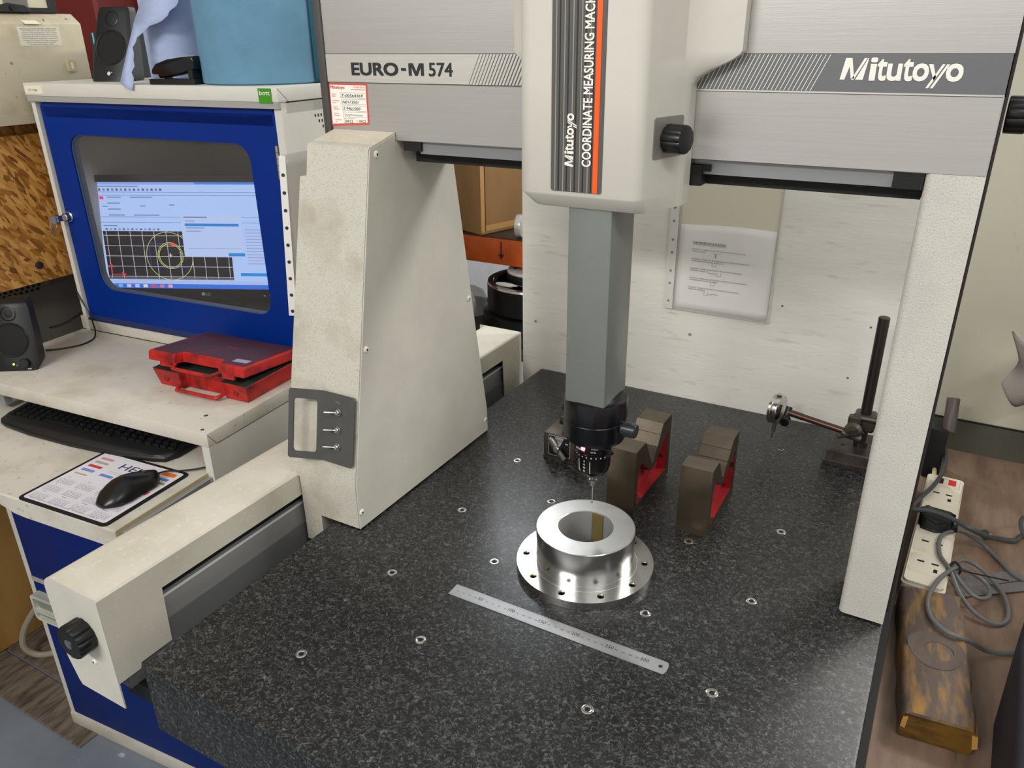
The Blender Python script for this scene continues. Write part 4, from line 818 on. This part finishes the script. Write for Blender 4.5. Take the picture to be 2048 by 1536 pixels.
tt('EDUCATION MATTERS  WORK SMART', -.255, -.2045, M('mat_figures', hexc('#8a8690')), h=.002, w=.18)
for v in (-.077, -.082): tt('all the best of luck for the year', -.20, v, M('mat_figures', hexc('#8a8690')), h=.002, w=.05)
# mouse
MS = thing('computer_mouse', 'black wired mouse resting on the printed mat', 'mouse', (-.094, -.118, -.0268), rz=math.radians(-6), frame=CF)
mf = CF @ Matrix.Translation((-.094, -.118, -.0268)) @ Matrix.Rotation(math.radians(-6), 4, 'Z') @ Matrix.Diagonal((1.08, 1.05, 1.05, 1))
def mring(t):    # t 0 back .. 1 front
    y = -.057+.114*t; w = .0315*(1-abs(2*t-.95)**3.2*.42)*(.58+.42*min(1, 8*t+.0))*(.6+.4*min(1, 8*(1-t))); w *= 1-.10*math.exp(-((t-.62)/.16)**2)
    h = .038*(math.sin(min(1, t*1.55+.06)*PI/2)**.7)*(1-.50*max(0, t-.42)**1.1/.58**1.1)
    P = []
    for k in range(20):
        a = 2*PI*k/20; x = w*math.copysign(abs(math.cos(a))**.75, math.cos(a)); s = math.sin(a)
        P.append((x*(1 if s > -.2 else .9), y, .004+(h-.004)*s if s > 0 else .004+.0035*s))
    return P
part('shell', MB().rings([mring(t) for t in (0, .03, .08, .16, .26, .38, .5, .62, .74, .84, .92, .97, 1)]), M('mouse_black', hexc('#0f1011'), .3), MS, frame=mf, smooth=80)
part('button_split', MB().tube([(0, .054, .0165), (0, .04, .0212), (0, .02, .0285), (0, .012, .0312)], .0007, 6), BLACKM, MS, frame=mf)
part('scroll_wheel', MB().lathe([(.0085, -.003), (.009, -.002), (.009, .002), (.0085, .003)], (0, .034, .0185), X_, 20), M('wheel_grey', hexc('#3a3b3e'), .4), MS, frame=mf)
part('lead', MB().tube([(.0, .056, .010), (.004, .075, .008), (.018, .095, .003), (.042, .122, .0025), (.052, .15, .003), (.04, .22, .003)], .0017, 8), BLACK, MS, frame=mf)
# red case
RC = thing('plastic_case', 'battered red plastic tool case with lid ajar on the grey desk', 'tool case', (-.145, .235, ZD), frame=CF)
rc = lambda name, mb, mat, parent=RC, **k: part(name, mb, mat, parent, frame=CF, **k)
c0, c1, cv0, cv1 = -.278, -.016, .134, .302
def tray(z0, z1, t): return [[(c0+o, cv0+o, z), (-.205, cv0+o, z), (-.200, cv0+.020, z), (-.088, cv0+.020, z), (-.083, cv0+o, z), (c1-o, cv0+o, z), (c1-o, cv1-o, z), (c0+o, cv1-o, z)] for z, o in ((z0, t), (z1, 0))]
rc('lower_tray', MB().rings(tray(ZD+.0003, ZD+.040, .008)).bevel(.0015, 1), REDC, smooth=20)
rc('foam_lining', MB().rings([[(x*1+(.004 if x < -.1 else -.004)*0, y, z) for x, y, z in r] for r in tray(ZD+.0401, ZD+.0412, .003)]), FOAM)
rc('carry_handle', MB().tube([(-.205, cv0+.004, ZD+.010), (-.200, cv0-.012, ZD+.008), (-.19, cv0-.014, ZD+.008), (-.10, cv0-.014, ZD+.008), (-.088, cv0-.012, ZD+.009), (-.083, cv0+.004, ZD+.012)], .0042, 8, 4), REDC)
for u in (-.245, -.050): rc('latch_dimple', MB().lathe([(.007, 0), (.006, .0012), (.003, .0014)], (u, cv0+.003, ZD+.020), (0, -1, 0), 18), M('case_dark_red', hexc('#7d1412'), .5))
lidf = CF @ Matrix.Translation((0, cv1, ZD+.041)) @ Matrix.Rotation(math.radians(-5.5), 4, 'X') @ Matrix.Translation((0, -cv1, 0))
ld = [[(c0-.002+o, cv0-.004+o, z), (-.205, cv0-.004+o, z), (-.200, cv0+.018, z), (-.088, cv0+.018, z), (-.083, cv0-.004+o, z), (c1+.002-o, cv0-.004+o, z), (c1+.002-o, cv1-o, z), (c0-.002+o, cv1-o, z)] for z, o in ((.004, 0), (.022, .001), (.026, .004))]
lid = part('lid', MB().rings(ld).bevel(.001, 1), REDC, RC, frame=lidf, smooth=20)
part('lid_panel', MB().prism([(c0+.006, cv0+.004), (-.207, cv0+.004), (-.202, cv0+.024), (-.086, cv0+.024), (-.081, cv0+.004), (c1-.006, cv0+.004), (c1-.006, cv1-.006), (c0+.006, cv1-.006)], fxy, .0255, .0266), REDG, lid, frame=lidf)
part('lid_sticker', MB().prism([(-.066, cv0+.020), (-.030, cv0+.022), (-.032, cv0+.040), (-.068, cv0+.038)], fxy, .0266, .0269), M('sticker_lilac', hexc('#a49fb4'), .5), lid, frame=lidf)
part('lid_badge', MB().box(-.150, -.115, .222, .232, .0266, .0268), M('badge_red', hexc('#7a262e'), .5), lid, frame=lidf)
part('lid_handle', MB().tube([(-.205, cv0-.002, .004), (-.200, cv0-.014, .000), (-.185, cv0-.016, -.001), (-.100, cv0-.016, -.001), (-.090, cv0-.012, .001), (-.083, cv0-.002, .004)], .004, 8, 4), REDC, lid, frame=lidf)
for u in (-.246, -.072): part('latch_tab', MB().box(u, u+.032, cv0-.005, cv0+.0, -.004, .006), REDC, lid, frame=lidf)
# loudspeakers
def speaker(label, u, v, z, rz, w, h, dp, controls, lean):
    t = thing('loudspeaker', label, 'loudspeaker', (u, v, z), rz=rz, group='pair of desktop loudspeakers', frame=CF); f = CF @ Matrix.Translation((u, v, z)) @ Matrix.Rotation(rz, 4, 'Z')
    fy = lambda zz: lean*zz
    def ring(zz, k): return [(-w/2*k, fy(zz)+.006, zz), (-w/2*k+.008, fy(zz), zz), (w/2*k-.008, fy(zz), zz), (w/2*k, fy(zz)+.006, zz), (w/2*k*.55, dp+lean*zz*.4, zz), (-w/2*k*.55, dp+lean*zz*.4, zz)]
    part('cabinet', MB().rings([ring(.0005, .98), ring(.004, 1.02), ring(.02, 1.04), ring(h*.5, 1.0), ring(h-.012, .84), ring(h-.003, .78), ring(h, .70)]), CHAR, t, frame=f, smooth=45)
    n_ = Vector((0, -1, lean)).normalized()
    def disc(nm, zc, prof, mt, par=t): return part(nm, MB().lathe(prof, (0, fy(zc), zc), n_, 40), mt, par, frame=f, smooth=40)
    rw = w*.40
    wf = disc('woofer_rim', h*.46, [(rw, -.004), (rw, .0015), (rw*.96, .0025), (rw*.90, .001), (rw*.90, -.004)], BLACK)
    disc('woofer_grille', h*.46, [(rw*.90, .0), (rw*.6, .0014), (rw*.25, .0020), (.0005, .0022)], M('grille_black', hexc('#0a0a0b'), .75, bump=.3, bscale=1500), wf)
    tw = disc('tweeter_ring', h*.845, [(w*.175, -.004), (w*.175, .0012), (w*.155, .0018), (w*.13, -.002)], BLACK); disc('tweeter_cone', h*.845, [(w*.14, -.0005), (w*.07, .0005), (.0005, .0012)], BLACKM, tw)
    if controls:
        kz = h*.115; kn = part('volume_knob', MB().lathe([(.011, 0), (.011, .009), (.0095, .0105)], (w*.27, fy(kz), kz), n_, 24), BLACK, t, frame=f)
        part('power_light', MB().lathe([(.0022, 0), (.0022, .0012)], (w*.0, fy(kz*.9)-.0005, kz*.9), n_, 12), M('green_led', hexc('#7dff2a'), .3, emit=3), t, frame=f)
        part('headphone_jack', MB().lathe([(.0022, 0), (.0022, .0012)], (w*.08, fy(kz*.75)-.0005, kz*.75), n_, 12), GREYINK, t, frame=f); part('mark', MB().box(w*.3, w*.38, fy(.005)-.001, fy(.005), .004, .0055), WHITE, t, frame=f)
    else:
        zz = h*.085; part('logo_dot', MB().lathe([(.0045, 0), (.0045, .0006)], (-.002, fy(zz)-.0003, zz+.004), n_, 16).lathe([(.0014, 0), (.0014, .0006)], (.006, fy(zz)-.0003, zz+.006), n_, 10), M('logo_silver', hexc('#c9cacb'), .35), t, frame=f)
        text(t, 'Logitech', (0, fy(zz)-.0006, zz-.006), X_, (0, lean, 1), M('logo_silver', hexc('#c9cacb')), h=.004, w=.014, frame=f, align='C')
    return t
speaker('black loudspeaker with green power light on the desk at the left edge', -.640, .060, ZD, math.radians(28), .100, .150, .085, True, .28)
speaker('black loudspeaker on the cabinet top beside the blue tissue roll', -.556, .405, ZT, math.radians(12), .100, .157, .085, False, .36)
solo('speaker_cable', MB().tube([(-.685, .172, ZD+.004), (-.66, .20, ZD+.003), (-.64, .245, ZD+.003), (-.663, .295, ZD+.006), (-.70, .318, ZD+.05), (-.735, .325, ZD+.10), (-.76, .36, ZD+.135)], .0019, 8), BLACK, 'thin black cable curling on the desk behind the loudspeaker', 'cable', (-.69, .2, ZD), frame=CF)
solo('speaker_cable', MB().tube([(-.71, .215, ZD+.045), (-.745, .26, ZD+.03), (-.79, .33, ZD+.018), (-.84, .40, ZD+.012)], .0028, 8), BLACK, 'thicker black cable running from the loudspeaker to the dark locker', 'cable', (-.76, .29, ZD+.02), frame=CF)
# things on top of the cabinet
TR = thing('paper_roll', 'large teal blue wiper roll standing on the cabinet top', 'paper roll', (-.155, .475, ZT), frame=CF)
tr = .132; part('roll', MB().lathe([(tr-.004, .0005), (tr, .003), (tr, .285), (tr-.003, .288), (.03, .288), (.03, .27)], (-.155, .475, ZT), Z_, 64), TEAL, TR, frame=CF)
part('loose_sheet', MB().grid(lambda a, c: Vector((-.155+(tr+.004+.020*a*(1-.6*c)+.012*math.sin(c*7)*a)*math.cos(-.05+1.1*a), .475+(tr+.004+.045*a)*math.sin(-.05+1.1*a), ZT+.002+.27*c)), 12, 14, .0008), DTEAL, TR, frame=CF)
LR = thing('paper_roll', 'light blue tissue roll with a torn hanging sheet on the cabinet top', 'paper roll', (-.385, .47, ZT), frame=CF)
lr = .064; part('roll', MB().lathe([(lr-.002, .0005), (lr, .002), (lr, .235), (.02, .236), (.02, .22)], (-.400, .47, ZT), Z_, 48), LBLUE, LR, frame=CF)
tp_ = [(-.4039, .3995, .8291), (-.4137, .3776, .7854), (-.4177, .3506, .7318), (-.4219, .3187, .6683), (-.400, .313, .658), (-.3851, .3116, .6542), (-.3785, .316, .663), (-.386, .3235, .678), (-.3918, .3286, .688), (-.3905, .335, .70), (-.3928, .3408, .7123), (-.3995, .347, .725), (-.4030, .353, .7366), (-.4005, .358, .746), (-.3949, .3628, .756), (-.381, .369, .767), (-.3645, .3738, .7779), (-.347, .376, .7825), (-.3311, .3784, .787), (-.321, .383, .797), (-.3149, .3878, .8058), (-.304, .392, .814), (-.2956, .3962, .8224), (-.3046, .4126, .855), (-.320, .425, .885), (-.405, .425, .89), (-.4019, .4142, .8583)]
pl2 = MB(); av = [pl2.b.verts.new((x+(.004 if i % 2 and 4 < i < 22 else 0), y-.002*math.sin((x+.42)*24), z)) for i, (x, y, z) in enumerate(tp_)]
for t in tessellate_polygon([[Vector((x, z, 0)) for x, y, z in tp_]]): pl2.f([av[i] for i in t])
pl2.thick = .0008
part('torn_sheet', pl2, LBLUE, LR, frame=CF)
HP = thing('hole_punch', 'black hole punch between the two paper rolls on the cabinet top', 'hole punch', (-.298, .365, ZT), rz=math.radians(8), frame=CF)
pf_ = CF @ Matrix.Translation((-.298, .365, ZT)) @ Matrix.Rotation(math.radians(8), 4, 'Z')
part('base', MB().plate([rrect(-.058, .058, -.026, .026, .006)], fxy, .0005, .011).bevel(.002, 2), BLACK, HP, frame=pf_)
hp = [(-.052, .020), (-.050, .030), (-.038, .041), (-.010, .049), (.03, .054), (.056, .055), (.06, .047), (.058, .030), (.02, .020), (-.035, .012), (-.036, .020)]
part('handle', MB().prism(hp, fxz, -.021, .021).bevel(.007, 3), M('gloss_black_punch', hexc('#08080a'), .18), HP, frame=pf_)
part('punch_head', MB().box(-.036, -.026, -.014, .014, .010, .024), STEEL, HP, frame=pf_); part('pivot_block', MB().box(.04, .052, -.02, .02, .010, .03), BLACK, HP, frame=pf_)
part('top_pad', MB().prism([(-.010, .0492), (.03, .0542), (.056, .0552), (.056, .0562), (.03, .0552), (-.01, .0502)], fxz, -.014, .014), M('pad_grey', hexc('#a8a9a5'), .5), HP, frame=pf_)
BK = thing('catalogue', 'dark catalogue with a pale blue spine stripe behind the upper loudspeaker', 'book', (-.655, .48, ZT), frame=CF)
part('cover', MB().box(-.672, -.64, .47, .60, ZT+.0005, ZT+.104), M('book_dark', hexc('#22282c'), .5), BK, frame=CF); part('spine_stripe', MB().box(-.662, -.658, .4685, .4702, ZT+.001, ZT+.104), M('stripe_cyan', hexc('#7fb9cf'), .5), BK, frame=CF)
part('cover_print', MB().box(-.655, -.642, .4685, .4702, ZT+.05, ZT+.09), M('book_brown', hexc('#6a4a44'), .6), BK, frame=CF)
# punched sleeve hanging on the cabinet side
PS = thing('plastic_sleeve', 'clear punched pocket with papers hanging on the cabinet side by the pillar', 'plastic pocket', (.006, .36, .21), frame=CF)
part('pocket', MB().grid(lambda a, c: Vector((.004+.006*math.sin(a*8+c*3)*(.3+a), .292+.03*c*.6+.22*a, .213+.325*c)), 14, 14, .0006), M('pocket_grey', hexc('#b3ada4'), .3, alpha=.75), PS, frame=CF)
part('hole_strip', MB().rings([[(-.002, .273, .213), (.014, .279, .213), (.014, .2796, .213), (-.002, .2736, .213)], [(.000, .301, .538), (.012, .306, .538), (.012, .3066, .538), (.0, .3016, .538)]]), M('strip_white', hexc('#e6e3dc')), PS, frame=CF)
for k in range(9):
    c = .03+k*.107; part('punch_hole', MB().lathe([(.0036, 0), (.0036, .0008)], (.006, .2758+.0282*c, .213+.325*c), (.35, -.93, .08), 14), INK, PS, frame=CF)

# ================================================================== far left
OB = bpy.data.materials.new('oriented_strand_board'); OB.use_nodes = True
nt = OB.node_tree; N = nt.nodes; L = nt.links; b = N['Principled BSDF']; tc = N.new('ShaderNodeTexCoord')
nz = N.new('ShaderNodeTexNoise'); nz.inputs['Scale'].default_value = 14; nz.inputs['Detail'].default_value = 3; L.new(tc.outputs['Object'], nz.inputs['Vector'])
cols = []; hs = []
for rot, sc_ in ((.55, (1, 30, 120)), (-.75, (1, 120, 30)), (1.2, (1, 34, 130))):
    m1 = N.new('ShaderNodeMapping'); m1.inputs['Rotation'].default_value = (rot, 0, 0); m2 = N.new('ShaderNodeMapping'); m2.inputs['Scale'].default_value = sc_
    vo = N.new('ShaderNodeTexVoronoi'); vo.inputs['Scale'].default_value = 1
    L.new(tc.outputs['Object'], m1.inputs[0]); L.new(m1.outputs[0], m2.inputs[0]); L.new(m2.outputs[0], vo.inputs['Vector']); cols.append(vo.outputs['Color']); hs.append(vo.outputs['Distance'])
def mixc(f, a_, b_):
    x = N.new('ShaderNodeMix'); x.data_type = 'RGBA'; L.new(f, x.inputs['Factor']); L.new(a_, x.inputs['A']); L.new(b_, x.inputs['B']); return x.outputs['Result']
def step(src, p):
    r = N.new('ShaderNodeValToRGB'); r.color_ramp.elements[0].position = p; r.color_ramp.elements[1].position = p+.02; L.new(src, r.inputs[0]); return r.outputs[0]
mixd = mixc(step(nz.outputs['Fac'], .47), cols[0], cols[1]); mixd = mixc(step(cols[2], .62), mixd, cols[2])
rp_ = N.new('ShaderNodeValToRGB'); e = rp_.color_ramp.elements; e[0].color = hexc('#6b4416')+(1,); e[1].color = hexc('#d6a25a')+(1,); e[0].position = .10; e[1].position = .92; x = e.new(.5); x.color = hexc('#a87028')+(1,)
L.new(mixd, rp_.inputs[0]); L.new(rp_.outputs[0], b.inputs['Base Color']); b.inputs['Roughness'].default_value = .5
bp = N.new('ShaderNodeBump'); bp.inputs['Strength'].default_value = .35; bp.inputs['Distance'].default_value = .003; L.new(mixd, bp.inputs['Height']); L.new(bp.outputs[0], b.inputs['Normal'])
WF = thing('wall_frame', 'dark timber frame at the left carrying the strand board and electrical box', 'frame', (-1.45, .4, FZ))
part('post', MB().box(-1.48, -1.37, .82, .90, FZ, .5), PLANK, WF); part('post', MB().box(-1.48, -1.37, -.55, -.47, FZ, .5), PLANK, WF); part('rail', MB().box(-1.44, -1.37, -.5, .85, .44, .52), PLANK, WF); part('rail', MB().box(-1.42, -1.365, -.5, .85, .18, .25), PLANK, WF)
osb = solo('strand_board', MB().box(-1.318, -1.30, -.4, .80, .188, .545).bevel(.001, 1), OB, 'orange-brown oriented strand board panel left of the cabinet', 'board', (-1.31, .2, .188))
part('batten', MB().box(-1.34, -1.318, .55, .62, .2, .49), PLANK, osb); part('bolt', MB().lathe([(.010, 0), (.010, .004), (.006, .006)], (-1.30, .507, .232), X_, 8), DARKIRON, osb)
solo('strand_board', MB().box(-1.36, -1.342, -.4, .74, .50, .80), OB, 'shaded strand board panel under and behind the electrical box', 'board', (-1.35, .2, .5))
EB = thing('electrical_box', 'grubby cream electrical distribution box mounted above the strand board', 'electrical box', (-1.30, .5, .575))
ebp = [(-1.341, .570), (-1.275, .570), (-1.27, .590), (-1.27, .790), (-1.300, .812), (-1.341, .812)]
part('case', MB().prism([(x, z) for x, z in ebp], fxz, .30, .742).bevel(.003, 2), M('grubby_cream', hexc('#c9bfa4'), .5, col2=hexc('#a9997a'), scale=7, lo=.25, hi=.5, speck=(hexc('#8b7c60'), 30, .68, .04)), EB)
part('lower_edge', MB().box(-1.2705, -1.2685, .30, .742, .571, .592), M('lower_cream', hexc('#b9af97'), .5), EB)
nt_ = part('notice', MB().box(-1.27, -1.2694, .580, .682, .741, .7825), M('notice_paper', hexc('#d6d0be'), .7), EB)
for i, (s, w) in enumerate((('INSTALLATION FITTED WITH RCD', .088), ('This installation or part of it is protected by', .082), ('a device which automatically switches off the', .086), ('supply if an earth fault develops. Test quarterly', .084), ('by pressing the button marked T. The device', .088), ('should switch off the supply and should then be', .086), ('switched on to restore the supply. If the device', .084), ('does not switch off the supply when the button', .07), ('is pressed, seek expert advice.', .062))):
    text(nt_, s, (-1.2693, .631, .7765-i*.0042), Y_, Z_, INK, h=.0026, w=w, align='C')
part('faded_sticker', MB().prism([(.597, .796), (.633, .796), (.637, .788), (.600, .788)], lambda a, c, t: (t-.030*(c-.79)/.022*1.0, a, c), -1.2685, -1.2683), YPAPER, EB)
part('lock_plate', MB().plate([rrect(.682, .704, .682, .708, .004)], fyz, -1.27, -1.265).bevel(.001, 1), M('lock_beige', hexc('#b9ad90'), .4), EB); part('lock_slot', MB().plate([rrect(.690, .696, .687, .703, .002)], fyz, -1.2652, -1.2642), M('slot_pale', hexc('#d9d2bd'), .4), EB)
OC = thing('organiser_case', 'dark grey organiser case with clear panes on top of the electrical box', 'case', (-1.36, .55, .8125))
part('frame', MB().box(-1.42, -1.295, .40, .705, .8125, .824).box(-1.42, -1.30, .40, .705, .850, .86).box(-1.305, -1.295, .40, .42, .82, .86).box(-1.305, -1.295, .685, .705, .82, .86).bevel(.002, 1), CHAR, OC)
for i, y in enumerate((.43, .535, .64)): part('pane', MB().box(-1.304, -1.300, y, y+.045, .824, .85), M('pane_cream', hexc('#cfc7ab'), .3), OC)
part('latch', MB().prism([(.55, .813), (.64, .813), (.625, .828), (.585, .832), (.565, .828)], fyz, -1.299, -1.288).bevel(.002, 1), CHAR, OC); part('latch_boss', MB().lathe([(.006, 0), (.006, .003)], (-1.288, .592, .823), X_, 14), BLACK, OC)
RCo = thing('steel_column', 'dark red painted steel column behind the electrical box', 'column', (-1.60, 1.05, FZ))
part('web', MB().box(-1.61, -1.59, .96, 1.17, FZ, 2.6), M('red_oxide_paint', hexc('#6a1a14'), .6, var=.1, scale=8), RCo); part('front_flange', MB().box(-1.71, -1.50, .945, .96, FZ, 2.6), M('red_oxide_paint', hexc('#6a1a14')), RCo); part('rear_flange', MB().box(-1.71, -1.50, 1.17, 1.185, FZ, 2.6), M('red_oxide_paint', hexc('#6a1a14')), RCo)
solo('red_locker', MB().box(-2.15, -1.70, 1.26, 1.6, FZ, 1.1).bevel(.004, 2), M('faded_red', hexc('#96503f'), .6, var=.12, scale=14, speck=(hexc('#d9c8b8'), 40, .7, .04)), 'faded red steel locker standing behind the upper loudspeaker', 'locker', (-1.9, 1.4, FZ))
DL = thing('dark_locker', 'dark grey perforated steel box below the strand board', 'metal box', (-1.50, .45, -.2))
part('box', MB().box(-1.60, -1.485, -.3, 1.0, -.22, .175).bevel(.003, 1), M('dark_locker_paint', hexc('#77716a'), .6, var=.08, scale=9), DL)
for i in range(8):
    for j in range(4): part('perforation', MB().box(-1.4852, -1.4842, .475+i*.0155+(j % 2)*.006, .483+i*.0155+(j % 2)*.006, .118+j*.011, .125+j*.011), BLACKM, DL, smooth=0)
part('bracket', MB().box(-1.485, -1.475, .61, .67, .125, .172), PLANK, DL)
CR = thing('plywood_crate', 'plywood crate on the floor at the lower left edge', 'crate', (-1.9, .35, FZ))
part('panel', MB().box(-1.67, -1.65, -.6, .52, FZ+.012, -.05), PLY, CR); part('panel', MB().box(-2.2, -1.67, .50, .52, FZ+.012, -.05), PLY, CR); part('panel', MB().box(-2.2, -1.67, -.6, -.58, FZ+.012, -.05), PLY, CR)
part('cleat', MB().box(-1.65, -1.635, -.6, .52, -.36, -.28), PLY, CR)
JC = thing('plastic_container', 'dirty white plastic container with hose beside the blue cupboard', 'container', (-1.42, .40, FZ))
part('tank', MB().plate([rrect(-1.50, -1.34, .36, .52, .025)], fxy, FZ+.012, -.76).bevel(.012, 3), M('dirty_white_plastic', hexc('#b9b4a6'), .5, col2=hexc('#8f8878'), scale=8), JC)
part('hose', MB().tube([(-1.49, .37, -.80), (-1.515, .345, -.835), (-1.548, .315, -.90), (-1.552, .30, -.955), (-1.53, .315, -.992), (-1.49, .345, -.995), (-1.45, .39, -.99)], .010, 10), M('hose_grey', hexc('#9a937f'), .4), JC)
solo('power_lead', MB().tube([(-1.33, .28, -.25), (-1.345, .29, -.33), (-1.33, .32, -.42), (-1.30, .35, -.50), (-1.27, .37, -.60)], .004, 8), BLACK, 'black lead hanging beside the blue cupboard at the left edge', 'cable', (-1.33, .28, -.4))

# ================================================================== seen through the gap between pillar and board
RK = thing('storage_rack', 'orange storage rack beam with shelf seen behind the left pillar', 'rack', (-.6, 1.5, FZ))
part('beam', MB().box(-1.1, .2, 1.45, 1.49, .104, .186).bevel(.004, 2), ORBEAM, RK); part('shelf', MB().box(-1.1, .2, 1.452, 1.95, .186, .190), M('dark_shelf', hexc('#3a2a1e'), .7), RK)
part('lower_shelf', MB().box(-1.1, .2, 1.30, 1.72, -.135, -.11), M('lower_shelf_brown', hexc('#40352b'), .7), RK); part('rear_beam', MB().box(-1.1, .2, 1.91, 1.95, .104, .186), ORBEAM, RK)
for x in (-1.16, .2):
    for y in (1.46, 1.90): part('upright', MB().box(x, x+.06, y, y+.06, FZ, 1.6), M('rack_blue', hexc('#35465c'), .5), RK)
ar = part('load_arrow', MB().box(-.4945, -.4905, 1.4488, 1.45, .135, .178).prism([(-.503, .138), (-.482, .138), (-.4925, .120)], fxz, 1.4488, 1.45), M('arrow_black', hexc('#2a120a'), .6), RK)
ca = math.radians(72)
CB = thing('cardboard_box', 'brown cardboard box on the rack above the orange beam', 'box', (-.52, 1.66, .190), rz=ca)
cbf = Matrix.Translation((-.555, 1.440, .190)) @ Matrix.Rotation(ca, 4, 'Z')
part('carton', MB().box(0, .20, 0, .34, .0005, .46).bevel(.004, 1), CARD, CB, frame=cbf)
cbf2 = Matrix.Translation((-.557, 1.475, .206)) @ Matrix.Rotation(ca+PI/2, 4, 'Z')
part('tape', MB().box(-.001, .014, -.0008, .0, .01, .46).box(.010, .2, -.0008, 0, .012, .03), TAPE, CB, frame=cbf); part('flap_gap', MB().box(.0145, .0175, -.001, .0, .012, .46), M('flap_shadow', hexc('#33230f'), .8), CB, frame=cbf)
JR = thing('clear_jar', 'clear plastic jar lying on the rack beside the cardboard box', 'jar', (-.385, 1.47, .19))
part('jar', MB().lathe([(.020, 0), (.034, .004), (.036, .012), (.036, .09), (.03, .1)], (-.437, 1.475, .227), (1, .25, 0), 28), HAZY, JR); part('lid', MB().lathe([(.033, -.012), (.034, -.010), (.034, .006)], (-.437, 1.475, .227), (1, .25, 0), 24), M('jar_lid', hexc('#c4c3be'), .3, .5), JR)
CK = thing('lathe_chuck', 'black stacked lathe chuck with bright faceplate on the lower rack shelf', 'chuck', (-.40, 1.52, -.11))
kc = (-.40, 1.50, 0)
for nm, pr, mt in (('base_plate', [(.172, -.1095), (.172, -.075), (.165, -.072)], BLACKM), ('lower_body', [(.155, -.072), (.165, -.066), (.165, -.034), (.155, -.03)], M('gloss_black_chuck', hexc('#0e0e0f'), .3)), ('upper_body', [(.140, -.03), (.150, -.024), (.150, .052), (.145, .056), (.120, .057)], M('gloss_black_chuck', hexc('#0e0e0f'))), ('outer_rim', [(.150, .053), (.148, .059), (.132, .0595), (.130, .057)], CHROME), ('faceplate', [(.085, .057), (.087, .060), (.087, .090), (.084, .093), (.03, .0935)], M('pale_faceplate', hexc('#cfcecc'), .35, .3))):
    part(nm, MB().lathe(pr, kc, Z_, 56), mt, CK)
part('faceplate_side', MB().lathe([(.0874, .060), (.0874, .086)], kc, Z_, 56, cap=False), BLACK, CK)
for i in range(6):
    a = i*PI/3+.5; part('bolt_hole', MB().lathe([(.007, 0), (.007, .0005)], (kc[0]+.062*math.cos(a), kc[1]+.062*math.sin(a), .0935), Z_, 14), BLACKM, CK)
part('centre_hole', MB().lathe([(.022, 0), (.022, .0006)], (kc[0], kc[1], .0935), Z_, 20), BLACKM, CK)
def crump(cx, cy, cz, rx, ry, rz_, seed):
    rn = random.Random(seed); P = [rn.uniform(0, 6) for _ in range(6)]; mb = MB(); R = []
    for i in range(1, 14):
        t = PI*i/14; R.append([(cx+rx*math.sin(t)*math.cos(a)*(1+.14*math.sin(3*a+P[0]+4*t)+.08*math.sin(7*a+P[1])), cy+ry*math.sin(t)*math.sin(a)*(1+.14*math.sin(3*a+P[2]+3*t)+.08*math.sin(8*a+P[3])), cz-rz_*math.cos(t)*(1+.05*math.sin(4*a+P[4]))) for a in [2*PI*k/28 for k in range(28)]])
    return mb.rings(R)
solo('plastic_bag', crump(-.625, 1.41, -.022, .055, .03, .083, 3), HAZY, 'crumpled clear plastic bag standing left of the black chuck', 'plastic bag', (-.625, 1.41, -.11), smooth=70)
solo('plastic_bag', crump(-.44, 1.385, .066, .035, .012, .006, 8), HAZY, 'small scrap of clear plastic film lying on the black chuck', 'plastic bag', (-.44, 1.385, .06), smooth=70)
solo('clear_dome', MB().lathe([(.055, 0), (.055, .05), (.045, .075), (.02, .09), (.002, .093)], (-.68, 1.56, .0-.11+.0005), Z_, 28), HAZY, 'clear rounded plastic cover left of the plastic bag on the rack', 'plastic cover', (-.68, 1.56, -.11), smooth=60)
